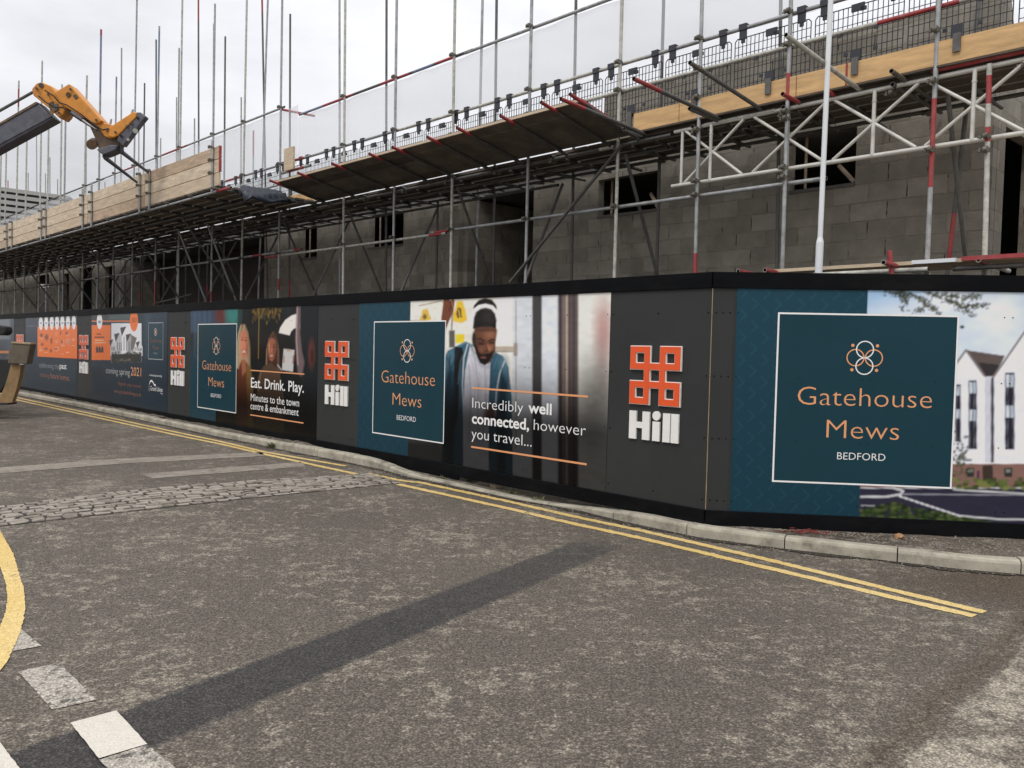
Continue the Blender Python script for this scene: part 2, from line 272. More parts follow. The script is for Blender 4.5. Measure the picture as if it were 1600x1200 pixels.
# ------------------------------------------------------------------ mesh helpers
class MB:
    def __init__(s): s.v = []; s.f = []; s.m = []; s.mats = []; s.smooth = []
    def mi(s, name):
        if name not in s.mats: s.mats.append(name)
        return s.mats.index(name)
    def add(s, vs, fs, m, smooth=False):
        k = len(s.v); s.v.extend([tuple(map(float, q)) for q in vs]); i = s.mi(m)
        for f in fs: s.f.append([k + q for q in f]); s.m.append(i); s.smooth.append(smooth)
        return s
    def hexa(s, p, m):      # p: 8 points, bottom ring then top ring
        return s.add(p, [(3, 2, 1, 0), (4, 5, 6, 7), (0, 1, 5, 4), (1, 2, 6, 5), (2, 3, 7, 6), (3, 0, 4, 7)], m)
    def box(s, c, ex, ey, ez, m):   # centre and three half-extents vectors
        c, ex, ey, ez = map(np.asarray, (c, ex, ey, ez))
        return s.hexa([c - ex - ey - ez, c + ex - ey - ez, c + ex + ey - ez, c - ex + ey - ez, c - ex - ey + ez, c + ex - ey + ez, c + ex + ey + ez, c - ex + ey + ez], m)
    def slab(s, s0, s1, v0, v1, z0, z1, m):
        return s.hexa([W(s0, v0, z0), W(s1, v0, z0), W(s1, v1, z0), W(s0, v1, z0), W(s0, v0, z1), W(s1, v0, z1), W(s1, v1, z1), W(s0, v1, z1)], m)
    def tube(s, p0, p1, r=0.0242, m='galv', segs=(), n=10, r1=None, hollow=True):
        p0 = np.asarray(p0, float); p1 = np.asarray(p1, float); d = p1 - p0; L = np.linalg.norm(d); d = d / L
        a = np.cross(d, [0, 0, 1.0]) if abs(d[2]) < 0.9 else np.cross(d, [0, 1.0, 0]); a /= np.linalg.norm(a); b = np.cross(d, a)
        cuts = sorted({0.0, 1.0, *[min(max(t, 0), 1) for g in segs for t in g[:2]]}); r1 = r if r1 is None else r1
        ring = lambda t, rr: [p0 + d * L * t + (a * math.cos(2 * math.pi * i / n) + b * math.sin(2 * math.pi * i / n)) * rr for i in range(n)]
        for t0, t1 in zip(cuts, cuts[1:]):
            mm = m
            for g in segs:
                if g[0] - 1e-6 <= t0 and t1 <= g[1] + 1e-6: mm = g[2]
            s.add(ring(t0, r + (r1 - r) * t0) + ring(t1, r + (r1 - r) * t1), [(i, (i + 1) % n, n + (i + 1) % n, n + i) for i in range(n)], mm, True)
        for t, rr, fl in ((0.0, r, 1), (1.0, r1, 0)):
            if hollow and r > 0.02 and L > 0.25:      # open tube end with its wall and a dark bore
                o = ring(t, rr); i_ = ring(t, rr * 0.82); e = ring(t + (0.05 / L if t == 0 else -0.05 / L), rr * 0.82)
                s.add(o + i_, [(i, (i + 1) % n, n + (i + 1) % n, n + i) for i in range(n)], m)
                s.add(i_ + e, [(i, (i + 1) % n, n + (i + 1) % n, n + i) for i in range(n)], 'mesh')
                s.add(e, [tuple(range(n))], 'mesh')
            else: s.add(ring(t, rr), [tuple(range(n))], m)
        return s
    def prism(s, pts, off, m):      # a planar outline swept along off
        pts = [np.asarray(p, float) for p in pts]; n = len(pts); off = np.asarray(off, float)
        return s.add(pts + [p + off for p in pts], [tuple(range(n))[::-1], tuple(range(n, 2 * n))] + [(i, (i + 1) % n, n + (i + 1) % n, n + i) for i in range(n)], m)
    def build(s, name, parent=None, uv=None, origin=None):
        me = bpy.data.meshes.new(name); o = np.zeros(3) if origin is None else np.asarray(origin, float)
        if parent is not None: o = np.array(WORLD[parent.name])
        me.from_pydata([tuple(np.array(q) - o) for q in s.v], [], s.f)
        for k in s.mats: me.materials.append(M[k])
        me.polygons.foreach_set('material_index', s.m); me.polygons.foreach_set('use_smooth', s.smooth)
        if uv:
            ul = me.uv_layers.new(name='UVMap')
            for lp in me.loops: ul.data[lp.index].uv = uv(np.array(s.v[lp.vertex_index]))
        bm = bmesh.new(); bm.from_mesh(me); bmesh.ops.recalc_face_normals(bm, faces=bm.faces); bm.to_mesh(me); bm.free(); me.update()
        ob = bpy.data.objects.new(name, me); COL.objects.link(ob)
        if parent is not None: ob.parent = parent; WORLD[ob.name] = tuple(o)
        else: ob.location = o; WORLD[ob.name] = tuple(o)
        return ob
WORLD = {}
def tag(o, label=None, cat=None, group=None, kind=None):
    for k, v in (('label', label), ('category', cat), ('group', group), ('kind', kind)):
        if v: o[k] = v
    return o
def thing(name, loc, label, cat, group=None):
    o = bpy.data.objects.new(name, None); o.empty_display_size = 0.2; COL.objects.link(o); o.location = tuple(loc); WORLD[o.name] = tuple(loc)
    return tag(o, label, cat, group)
def bevel(o, w=0.006, seg=2):
    md = o.modifiers.new('bevel', 'BEVEL'); md.width = w; md.segments = seg; md.limit_method = 'ANGLE'; return o

# ================================================================== GROUND
xs = np.unique(np.concatenate([np.linspace(-900, -40, 12), np.linspace(-40, -20, 12), np.linspace(-20, 12, 90), np.linspace(12, 40, 12), np.linspace(40, 900, 12)]))
ys = np.unique(np.concatenate([np.linspace(-900, -20, 12), np.linspace(-20, 0, 16), np.linspace(0, 32, 90), np.linspace(32, 60, 12), np.linspace(60, 900, 12)]))
gx, gy = np.meshgrid(xs, ys); gz = road_h(gx, gy); nx = len(xs)
g = MB(); g.add(np.stack([gx.ravel(), gy.ravel(), gz.ravel()], 1), [(j * nx + i, j * nx + i + 1, (j + 1) * nx + i + 1, (j + 1) * nx + i) for j in range(len(ys) - 1) for i in range(nx - 1)], 'road', True)
tag(g.build('road'), kind='structure')

def resample(pts, step):
    pts = [np.array(p[:2], float) for p in pts]; out = [pts[0]]
    for a, b in zip(pts, pts[1:]):
        k = max(1, int(np.linalg.norm(b - a) / step)); out += [a + (b - a) * (i + 1) / k for i in range(k)]
    return np.array(out)
def ribbon(name, left, right, m, lift=0.004, step=0.12, jit=0.0, cols=1):
    # a painted or laid sheet between two ground lines with equal parameter
    n = max(int(max(np.sum(np.linalg.norm(np.diff(np.array(left), axis=0), axis=1)), np.sum(np.linalg.norm(np.diff(np.array(right), axis=0), axis=1))) / step), 2)
    def par(pts):
        pts = np.array(pts, float); d = np.concatenate([[0], np.cumsum(np.linalg.norm(np.diff(pts, axis=0), axis=1))]); t = np.linspace(0, d[-1], n + 1)
        return np.stack([np.interp(t, d, pts[:, 0]), np.interp(t, d, pts[:, 1])], 1)
    a, b = par(left), par(right)
    if jit: a += RNG.normal(0, jit, a.shape); b += RNG.normal(0, jit, b.shape)
    vs = []
    for i in range(n + 1):
        for k in range(cols + 1):
            q = a[i] + (b[i] - a[i]) * k / cols; vs.append((q[0], q[1], float(road_h(*q)) + lift))
    c1 = cols + 1
    mb = MB().add(vs, [(i * c1 + k, i * c1 + k + 1, (i + 1) * c1 + k + 1, (i + 1) * c1 + k) for i in range(n) for k in range(cols)], m)
    return tag(mb.build(name), kind='structure')
def stroke(name, centre, width, m, lift=0.004, jit=0.005, step=0.035):
    c = resample(centre, 0.3); t = np.gradient(c, axis=0); t /= np.linalg.norm(t, axis=1)[:, None]; nn = np.stack([-t[:, 1], t[:, 0]], 1)
    return ribbon(name, c - nn * width / 2, c + nn * width / 2, m, lift, step, jit)
G = lambda *ps: [hg(p) for p in ps]
ribbon('concrete_strip', G((-200, 752), (0, 731), (200, 716), (410, 707)), G((-200, 764), (0, 740), (200, 724), (415, 713)), 'concstrip', 0.004, 0.2, 0.006)
ribbon('concrete_strip', G((222, 741), (470, 722)), G((240, 748), (478, 729)), 'concstrip', 0.004, 0.2, 0.006)

# double yellow lines (worn), the yellow bend at the left and the white give-way dashes
KINK = G((-30, 612.5), (21.6, 624), (280, 681), (340, 693), (416, 710.5), (556, 741))
stroke('yellow_line', KINK, 0.09, 'yellow_paint')
stroke('yellow_line', G((-30, 608.5), (20.6, 620), (280, 676.5), (340, 689), (414, 706.5), (540, 728.5)), 0.09, 'yellow_paint')
stroke('yellow_line', G((575, 740), (625, 751), (650, 754)), 0.085, 'yellow_paint', jit=0.012)
stroke('yellow_line', G((622, 757), (800, 796), (1000, 841), (1200, 888), (1400, 935), (1522, 963)), 0.098, 'yellow_paint')
stroke('yellow_line', G((650, 753), (800, 785), (1000, 829), (1200, 875), (1400, 924), (1537, 957)), 0.098, 'yellow_paint')
ribbon('yellow_line', G((-60, 800), (0, 830), (20, 865), (37, 920), (40, 950), (32, 990), (12, 1035), (0, 1050), (-30, 1085)),
       G((-70, 855), (0, 886), (9, 912), (12, 935), (9, 955), (4, 972), (-4, 990), (-15, 1010), (-60, 1050)), 'yellow_paint', 0.008, 0.03, 0.002, 3)
def dash(px, m, lift=0.004):
    q = G(*px); ribbon('white_dash', [q[0], q[3]], [q[1], q[2]], m, lift, 0.03, 0.0012, 8)
dash([(28, 1050), (92, 1037), (152, 1094), (82, 1110)], 'worn_white')
dash([(110, 1132), (182, 1113), (230, 1165), (155, 1188)], 'white_paint', 0.009)
dash([(155, 1190), (230, 1166), (275, 1203), (200, 1235)], 'worn_white', 0.008)
dash([(-60, 985), (25, 977), (65, 1010), (-30, 1027)], 'worn_white')
dash([(-60, 1180), (0, 1163), (40, 1215), (-20, 1240)], 'white_paint', 0.009)

# cobbled band
def cobbles():
    top = resample(G((-180, 812), (0, 792), (200, 767), (400, 751), (520, 744), (585, 741)), 0.05); bot = resample(G((-180, 842), (0, 823), (200, 800), (400, 778), (520, 766), (628, 755)), 0.05)
    def par(pts, n):
        d = np.concatenate([[0], np.cumsum(np.linalg.norm(np.diff(pts, axis=0), axis=1))]); t = np.linspace(0, d[-1], n); return np.stack([np.interp(t, d, pts[:, 0]), np.interp(t, d, pts[:, 1])], 1)
    n = 400; a = par(top, n); b = par(bot, n); Lm = np.sum(np.linalg.norm(np.diff((a + b) / 2, axis=0), axis=1)); wd = np.mean(np.linalg.norm(a - b, axis=1))
    rows = max(4, int(round(wd / 0.105)))
    ribbon('cobble_bed', a[::6], b[::6], 'grout', 0.004, 0.2, 0.0, 2)
    mb = MB()
    def P(t, w): 
        i = min(t, 0.9999) * (n - 1); k = int(i); f = i - k
        return (a[k] * (1 - f) + a[k + 1] * f) * (1 - w) + (b[k] * (1 - f) + b[k + 1] * f) * w
    for r in range(rows):
        t = random.uniform(0, 0.01)
        while t < 0.985:
            dt = random.uniform(0.11, 0.20) / Lm; w0, w1 = r / rows + 0.016, (r + 1) / rows - 0.016; gap = 0.011 / Lm
            q = [P(t + gap, w0), P(t + dt - gap, w0), P(t + dt - gap, w1), P(t + gap, w1)]
            q = [p + RNG.normal(0, 0.011, 2) for p in q]; c = sum(q) / 4; h = 0.013 + random.uniform(-0.006, 0.006); z0 = float(road_h(*c))
            base = [(p[0], p[1], z0 - 0.01) for p in q]; sh = [(p[0], p[1], z0 + h * 0.55) for p in q]; topq = [(*(c + (p - c) * random.uniform(0.84, 0.95)), z0 + h + random.uniform(-0.003, 0.003)) for p in q]
            mb.add(base + sh + topq, [(0, 1, 5, 4), (1, 2, 6, 5), (2, 3, 7, 6), (3, 0, 4, 7), (4, 5, 9, 8), (5, 6, 10, 9), (6, 7, 11, 10), (7, 4, 8, 11), (8, 9, 10, 11)], random.choice(['sett', 'sett_pale', 'sett_pale']))
            t += dt
    tag(mb.build('cobble_strip'), kind='structure')
cobbles()

# kerb stones on the line of the gutter; the top dips where the kerb is dropped
kb = resample(G((-60, 600), (25, 617), (120, 635.5), (225, 657.5), (300, 673.5), (340, 682.5), (398, 693.5), (444, 704), (482, 711), (532, 720.5), (588, 732), (640, 746), (700, 758), (800, 780), (905, 798), (979, 816.5), (1089, 840), (1216, 857), (1357, 873.5), (1509, 891), (1600, 898.5), (1800, 912), (2300, 925)), 0.02)
kd = np.concatenate([[0], np.cumsum(np.linalg.norm(np.diff(kb, axis=0), axis=1))])
def kpt(d): return np.array([np.interp(d, kd, kb[:, 0]), np.interp(d, kd, kb[:, 1])])
def kheight(p):
    x = project(np.array([p[0], p[1], float(road_h(*p))]))[0]
    return float(np.interp(x, [0, 400, 440, 455, 575, 640, 700, 870, 975, 1000, 1300, 2000], [0.10, 0.10, 0.11, 0.12, 0.12, 0.05, 0.028, 0.018, 0.10, 0.108, 0.115, 0.12]))
kmb = MB(); d0 = 0.0; kback = []
while d0 < kd[-1] - 0.2:
    d1 = min(d0 + 0.915, kd[-1] - 0.001); rings = []; k = 5; dz = random.uniform(-0.006, 0.006)
    for i in range(k):
        d = d0 + 0.005 + (d1 - d0 - 0.010) * i / (k - 1); p = kpt(d); t = kpt(min(d + 0.1, kd[-1])) - kpt(max(d - 0.1, 0)); t /= np.linalg.norm(t); nn = np.array([-t[1], t[0]])
        if nn @ (O[:2] + np.array([0.5, 3.0]) - p) < 0: nn = -nn
        h = kheight(p) + dz + random.uniform(-0.003, 0.003); z0 = float(road_h(*p)); prof = [(0, -0.05), (0.0, h * 0.72), (0.008, h - 0.012), (0.028, h), (0.117, h), (0.125, h - 0.01), (0.125, -0.05)]
        rings.append([(p[0] + nn[0] * a, p[1] + nn[1] * a, z0 + b) for a, b in prof])
        kback.append((p[0] + nn[0] * 0.12, p[1] + nn[1] * 0.12, z0 + h))
    m_ = len(rings[0]); vs = [q for rg in rings for q in rg]
    fs = [(i * m_ + j, i * m_ + j + 1, (i + 1) * m_ + j + 1, (i + 1) * m_ + j) for i in range(k - 1) for j in range(m_ - 1)] + [tuple(range(m_)), tuple((k - 1) * m_ + j for j in range(m_))]
    kmb.add(vs, fs, 'kerb'); d0 = d1
tag(kmb.build('kerb'), kind='structure')
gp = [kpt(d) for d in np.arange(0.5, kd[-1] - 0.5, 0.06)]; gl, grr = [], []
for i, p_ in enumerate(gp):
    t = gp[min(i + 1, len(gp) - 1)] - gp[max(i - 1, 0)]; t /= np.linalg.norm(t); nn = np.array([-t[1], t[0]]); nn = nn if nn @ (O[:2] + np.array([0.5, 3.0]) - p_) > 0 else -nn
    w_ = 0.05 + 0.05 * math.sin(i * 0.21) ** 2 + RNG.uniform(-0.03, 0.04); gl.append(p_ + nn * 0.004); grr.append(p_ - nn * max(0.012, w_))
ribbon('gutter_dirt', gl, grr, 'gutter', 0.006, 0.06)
# earth verge from the kerb's back edge to behind the hoarding
vm = MB(); vv = []
for q in kback:
    e = np.array(q) ; far = np.array([q[0], q[1]]) + np.array([0.35, 2.6]) * 0.9
    for k_ in range(7):
        t = k_ / 6; z = q[2] - 0.012 + (0.0 if k_ == 0 else random.uniform(-0.012, 0.014)); tgt = float(np.interp(q[0], [-3.4, -2.2, 1.1, 1.8], [z, -0.12, -0.12, 0.10])); z = z if k_ == 0 else z * (1 - t) + tgt * t if q[0] > -3.4 else z
        vv.append((q[0] + (far[0] - q[0]) * t ** 1.6, q[1] + (far[1] - q[1]) * t ** 1.6, z))
vm.add(vv, [(i * 7 + j, i * 7 + j + 1, (i + 1) * 7 + j + 1, (i + 1) * 7 + j) for i in range(len(kback) - 1) for j in range(6)], 'verge')
tag(vm.build('verge_ground'), kind='structure')

# ================================================================== HOARDING
class Frame:
    def __init__(s, o, ex, n): s.o = np.array(o, float); s.ex = np.array(ex, float); s.n = np.array(n, float)   # n points to the street
    def P(s, a, z, d=0.0): return s.o + s.ex * a + Z * z + s.n * d
    def hit(s, px):
        p = hit(px, s.o, s.n); return float((p - s.o) @ s.ex), float(p[2])
FL = Frame(O, -S, -V); FR = Frame(O, RD, -RN)
def frame_box(fr, a0, a1, z0, z1, d0, d1, m, mb=None):
    mb = mb or MB(); P = fr.P
    return mb.hexa([P(a0, z0, d0), P(a1, z0, d0), P(a1, z0, d1), P(a0, z0, d1), P(a0, z1, d0), P(a1, z1, d0), P(a1, z1, d1), P(a0, z1, d1)], m)
def panel_mesh(fr, a0, a1, d):
    mb = frame_box(fr, a0, a1, 0.14, 2.46, -0.03, d, 'panel')
    for a_ in (a0 + 0.035, (a0 + a1) / 2, a1 - 0.035):
        for z_ in (0.34, 0.93, 1.52, 2.12): mb.prism([fr.P(a_ + 0.006 * math.cos(q), z_ + 0.006 * math.sin(q), d) for q in np.linspace(0, 2 * math.pi, 9)[:-1]], fr.n * 0.0075, 'fascia')
    return mb
hoard = thing('hoarding', O, 'long black and charcoal painted site hoarding with a corner, standing along the kerb', 'hoarding')
ZB, ZT, ZP0, ZP1 = 0.10, 2.50, 0.245, 2.35
a = 0.004
edges_l = [0.004] + [x for x in np.arange(1.235, 46, 1.22)]
for i in range(len(edges_l) - 1):
    panel_mesh(FL, -edges_l[i + 1] + 0.0015, -edges_l[i], random.uniform(-0.002, 0.0)).build('panel', hoard)
edges_r = [0.004, 0.205] + list(np.arange(1.42, 7, 1.22))
for i in range(len(edges_r) - 1):
    panel_mesh(FR, edges_r[i], edges_r[i + 1] - 0.0015, random.uniform(-0.002, 0.0)).build('panel', hoard)
def rails(fr, sgn, total, step=3.6):
    x = 0.03; first = True
    while x < total:
        y = min(x + step, total)
        lo, hi = (x if not first else 0.0), y - 0.003
        a0, a1 = (lo, hi) if sgn > 0 else (-hi, -lo)
        bevel(frame_box(fr, a0, a1, ZP1, ZT, -0.045, 0.022, 'fascia').build('fascia_board', hoard), 0.004)
        zb = ZB if (sgn > 0 or x < 1.5) else 0.065
        bevel(frame_box(fr, a0, a1, zb, ZP0, 0.002, 0.03, 'fascia').build('skirt_board', hoard), 0.004)
        x = y; first = False
rails(FL, -1, 45.0); rails(FR, 1, 6.4)
# timber posts behind the sheets
for s_ in np.arange(0.6, 45, 2.44):
    frame_box(FL, -s_ - 0.05, -s_ + 0.05, 0.0, 2.42, -0.135, -0.032, 'board').build('post', hoard)
for s_ in (0.5, 2.9, 5.3):
    frame_box(FR, s_ - 0.05, s_ + 0.05, 0.0, 2.42, -0.135, -0.032, 'board').build('post', hoard)
# pale corner bead
frame_box(FR, -0.003, 0.0035, 0.25, 2.345, -0.006, 0.003, 'offcut').build('corner_bead', hoard)

def print_material():
    m = bpy.data.materials.new('printed_vinyl'); m.use_nodes = True; t = m.node_tree; n = t.nodes; l = t.links; b = n['Principled BSDF']
    at = n.new('ShaderNodeAttribute'); at.attribute_name = 'print'; l.new(at.outputs[0], b.inputs['Base Color'])
    b.inputs['Roughness'].default_value = 0.25; b.inputs['Specular IOR Level'].default_value = 0.14
    ge = n.new('ShaderNodeNewGeometry'); no = n.new('ShaderNodeTexNoise'); no.inputs['Scale'].default_value = 1.6; no.inputs['Detail'].default_value = 3; l.new(ge.outputs['Position'], no.inputs['Vector'])
    bp = n.new('ShaderNodeBump'); bp.inputs['Strength'].default_value = 0.12; bp.inputs['Distance'].default_value = 0.03; l.new(no.outputs[0], bp.inputs['Height']); l.new(bp.outputs[0], b.inputs['Normal'])
    return m
M['print'] = print_material()
INK = 1.22
def ink(c): return np.array([lin(v) for v in c]) * INK

class Print:
    """A printed sheet on the hoarding: the picture is painted into the sheet's own grid of colours."""
    def __init__(s, fr, a0, a1, z0, z1, na, nz):
        s.fr = fr; s.a = np.linspace(a0, a1, na); s.z = np.linspace(z0, z1, nz); s.na, s.nz = na, nz
        A, Zz = np.meshgrid(s.a, s.z); P = s.fr.o + A[..., None] * s.fr.ex + Zz[..., None] * np.array([0, 0, 1.0]); s.P = P
        s.x, s.y = project(P); s.c = np.zeros((nz, na, 3)); s.A, s.Z = A, Zz
        s.lim = 1.3 * np.abs(np.gradient(s.x, axis=1)).mean()
    def put(s, mask, col):
        col = ink(col) if not isinstance(col, np.ndarray) else col
        s.c = s.c * (1 - mask[..., None]) + col * mask[..., None]; return s
    def fill(s, col): return s.put(np.ones_like(s.x), col)
    def poly(s, pts, col, soft=0.8, op=1.0):
        pts = np.array(pts, float); X, Y = s.x, s.y; ins = np.zeros(X.shape, bool); dist = np.full(X.shape, 1e9)
        for (x0, y0), (x1, y1) in zip(pts, np.roll(pts, -1, 0)):
            c = (y0 > Y) != (y1 > Y); xi = (x1 - x0) * (Y - y0) / ((y1 - y0) if y1 != y0 else 1e-9) + x0; ins ^= c & (X < xi)
            t = np.clip(((X - x0) * (x1 - x0) + (Y - y0) * (y1 - y0)) / max((x1 - x0) ** 2 + (y1 - y0) ** 2, 1e-9), 0, 1)
            dist = np.minimum(dist, np.hypot(X - x0 - t * (x1 - x0), Y - y0 - t * (y1 - y0)))
        sd = np.where(ins, -dist, dist); return s.put(op * np.clip(0.5 - sd / max(soft, 1e-3), 0, 1), col)
    def rect(s, x0, y0, x1, y1, col, soft=0.6, op=1.0): return s.poly([(x0, y0), (x1, y0), (x1, y1), (x0, y1)], col, soft, op)
    def ell(s, cx, cy, rx, ry, col, soft=0.15, op=1.0):
        d = np.hypot((s.x - cx) / rx, (s.y - cy) / ry) - 1; return s.put(op * np.clip(0.5 - d / soft, 0, 1), col)
    def line(s, pts, w, col, op=1.0):
        dist = np.full(s.x.shape, 1e9)
        for (x0, y0), (x1, y1) in zip(pts, pts[1:]):
            t = np.clip(((s.x - x0) * (x1 - x0) + (s.y - y0) * (y1 - y0)) / max((x1 - x0) ** 2 + (y1 - y0) ** 2, 1e-9), 0, 1)
            dist = np.minimum(dist, np.hypot(s.x - x0 - t * (x1 - x0), s.y - y0 - t * (y1 - y0)))
        return s.put(op * np.clip((w / 2 - dist) / 0.8 + 0.5, 0, 1), col)
    def noise(s, amp, n=18):
        k = RNG.normal(0, 1, (n, n)); iy = np.linspace(0, n - 1.01, s.nz); ix = np.linspace(0, n - 1.01, s.na); y0 = iy.astype(int); x0 = ix.astype(int); fy = (iy - y0)[:, None]; fx = (ix - x0)[None]
        g_ = k[np.ix_(y0, x0)] * (1 - fy) * (1 - fx) + k[np.ix_(y0 + 1, x0)] * fy * (1 - fx) + k[np.ix_(y0, x0 + 1)] * (1 - fy) * fx + k[np.ix_(y0 + 1, x0 + 1)] * fy * fx
        s.c = s.c * np.clip(1 + amp * g_[..., None], 0.2, 2); return s
    def blur(s, n=1):
        for _ in range(n):
            c = np.pad(s.c, ((1, 1), (1, 1), (0, 0)), 'edge'); c = (c[:-2] + 2 * c[1:-1] + c[2:]) / 4; s.c = (c[:, :-2] + 2 * c[:, 1:-1] + c[:, 2:]) / 4
        return s
    def mul(s, f): s.c = s.c * f[..., None]; return s
    def build(s, parent, name='printed_sheet', d=0.004):
        me = bpy.data.meshes.new(name); P = (s.P + s.fr.n * d).reshape(-1, 3) - np.array(WORLD[parent.name]); na, nz = s.na, s.nz
        # front grid plus a rim back to the board
        idx = np.arange(na * nz).reshape(nz, na); f = np.stack([idx[:-1, :-1], idx[:-1, 1:], idx[1:, 1:], idx[1:, :-1]], -1).reshape(-1, 4)
        rim = np.concatenate([idx[0, :], idx[1:, -1], idx[-1, -2::-1], idx[-2:0:-1, 0]]); k = len(rim); back = P[rim] - s.fr.n * (d - 0.0005); base = na * nz
        f2 = [(rim[i], base + i, base + (i + 1) % k, rim[(i + 1) % k]) for i in range(k)]
        me.from_pydata(np.concatenate([P, back]).tolist(), [], f.tolist() + f2); me.materials.append(M['print'])
        ca = me.color_attributes.new('print', 'FLOAT_COLOR', 'POINT'); c = np.clip(s.c.reshape(-1, 3), 0, 0.88); c = np.concatenate([c, c[rim]]); c4 = np.concatenate([c, np.ones((len(c), 1))], 1)
        ca.data.foreach_set('color', c4.astype(np.float32).ravel()); me.update()
        ob = bpy.data.objects.new(name, me); COL.objects.link(ob); ob.parent = parent; WORLD[ob.name] = WORLD[parent.name]; return ob

M['copper'] = mat('copper_ink', (0.80, 0.36, 0.16, 1), 0.4, var=0.04)
M['copper_dim'] = mat('dim_copper_ink', (0.30, 0.12, 0.075, 1), 0.4, var=0.04)
M['white_ink'] = mat('white_ink', (0.86, 0.86, 0.85, 1), 0.4, var=0.03)
M['grey_ink'] = mat('grey_ink', (0.40, 0.42, 0.43, 1), 0.4, var=0.03)
M['box_teal'] = mat('teal_print', (0.0115, 0.046, 0.064, 1), 0.25, spec=0.14, var=0.08, scale=1.3)

CAPH = 0.729
def text_mesh(body, weight=0.0):
    cu = bpy.data.curves.new('lettering', 'FONT'); cu.body = body; cu.size = 1.0; cu.offset = weight; cu.resolution_u = 3
    ob = bpy.data.objects.new('lettering', cu); COL.objects.link(ob); bpy.context.view_layer.update()
    me = bpy.data.meshes.new_from_object(ob.evaluated_get(bpy.context.evaluated_depsgraph_get())); bpy.data.objects.remove(ob); bpy.data.curves.remove(cu)
    n = len(me.vertices); co = np.zeros(n * 3); me.vertices.foreach_get('co', co); co = co.reshape(-1, 3); fs = [tuple(p.vertices) for p in me.polygons]; bpy.data.meshes.remove(me)
    return co, fs
def letter(parent, fr, body, a0, a1, zb, cap, m, weight=0.0, d=0.0065, slope=0.0, name='lettering'):
    """Flat lettering: fills a0..a1, baseline zb, capital height cap."""
    co, fs = text_mesh(body, weight); x0, x1 = co[:, 0].min(), co[:, 0].max(); sx = (a1 - a0) / (x1 - x0); sz = cap / CAPH
    mb = MB(); mb.add([fr.P(a0 + (c[0] - x0) * sx, zb + c[1] * sz + slope * (c[0] - x0) * sx, d) for c in co], fs, m)
    ob = mb.build(name, parent); return ob
def letter_px(parent, fr, body, xl, xr, yb, yt, m, weight=0.0, **k):
    """Lettering between two image columns; yb/yt: baseline and capital top at the left end."""
    a0, zb = fr.hit((xl, yb)); _, zt = fr.hit((xl, yt)); a1, _ = fr.hit((xr, yb)); return letter(parent, fr, body, a0, a1, zb, zt - zb, m, weight, **k)
def bar(parent, fr, a0, a1, z0, z1, m, d=0.0065, name='rule'):
    P = fr.P; return MB().add([P(a0, z0, d), P(a1, z0, d), P(a1, z1, d), P(a0, z1, d)], [(0, 1, 2, 3)], m).build(name, parent)
def rule_px(parent, fr, pl, pr, th, m):
    a0, z0 = fr.hit(pl); a1, z1 = fr.hit(pr); z = (z0 + z1) / 2; return bar(parent, fr, a0, a1, z - th / 2, z + th / 2, m)
def rings(parent, fr, ca, cz, r, th):
    for dx, dz, m in ((0, 1.02, 'white_ink'), (0, -1.02, 'white_ink'), (-1.08, 0, 'copper'), (1.08, 0, 'copper')):
        n = 40; P = fr.P; vs = []; d = 0.0068 if dx else 0.0076
        for i in range(n):
            t = 2 * math.pi * i / n; vs += [P(ca + dx * r + math.cos(t) * (r - th / 2), cz + dz * r + math.sin(t) * (r - th / 2), d), P(ca + dx * r + math.cos(t) * (r + th / 2), cz + dz * r + math.sin(t) * (r + th / 2), d)]
        MB().add(vs, [(2 * i, 2 * i + 1, (2 * i + 3) % (2 * n), (2 * i + 2) % (2 * n)) for i in range(n)], m).build('emblem_ring', parent)
    for dx, dz in ((-1.45, 1.5), (1.45, 1.5), (-1.45, -1.5), (1.45, -1.5)):
        MB().add([fr.P(ca + dx * r + math.cos(t) * r * 0.2, cz + dz * r + math.sin(t) * r * 0.2, 0.0068) for t in np.linspace(0, 2 * math.pi, 14)[:-1]], [tuple(range(13))], 'copper').build('emblem_dot', parent)
def name_box(parent, fr, a0, a1, z0, z1, dim=False):
    w, h = a1 - a0, z1 - z0; cop = 'copper_dim' if dim else 'copper'; wh = 'grey_ink' if dim else 'white_ink'; b = 0.016
    bar(parent, fr, a0, a1, z0, z1, 'box_teal', 0.0052, 'name_box')
    mb = MB(); P = fr.P; d = 0.0064
    for q in ((a0, a1, z0, z0 + b), (a0, a1, z1 - b, z1), (a0, a0 + b, z0 + b, z1 - b), (a1 - b, a1, z0 + b, z1 - b)):
        mb.add([P(q[0], q[2], d), P(q[1], q[2], d), P(q[1], q[3], d), P(q[0], q[3], d)], [(0, 1, 2, 3)], wh)
    mb.build('box_border', parent)
    rings(parent, fr, a0 + 0.493 * w, z0 + 0.745 * h, 0.047 * w, 0.0105)
    letter(parent, fr, 'Gatehouse', a0 + 0.128 * w, a0 + 0.872 * w, z0 + 0.462 * h, 0.115 * h, cop, -0.014)
    letter(parent, fr, 'Mews', a0 + 0.297 * w, a0 + 0.70 * w, z0 + 0.272 * h, 0.115 * h, cop, -0.014)
    letter(parent, fr, 'BEDFORD', a0 + 0.362 * w, a0 + 0.63 * w, z0 + 0.148 * h, 0.044 * h, wh, -0.006)
def box_px(parent, fr, tl, tr, br, bl, dim=False):
    q = [fr.hit(p) for p in (tl, tr, br, bl)]; name_box(parent, fr, (q[0][0] + q[3][0]) / 2, (q[1][0] + q[2][0]) / 2, (q[2][1] + q[3][1]) / 2, (q[0][1] + q[1][1]) / 2, dim)
TEAL = (26, 58, 71)
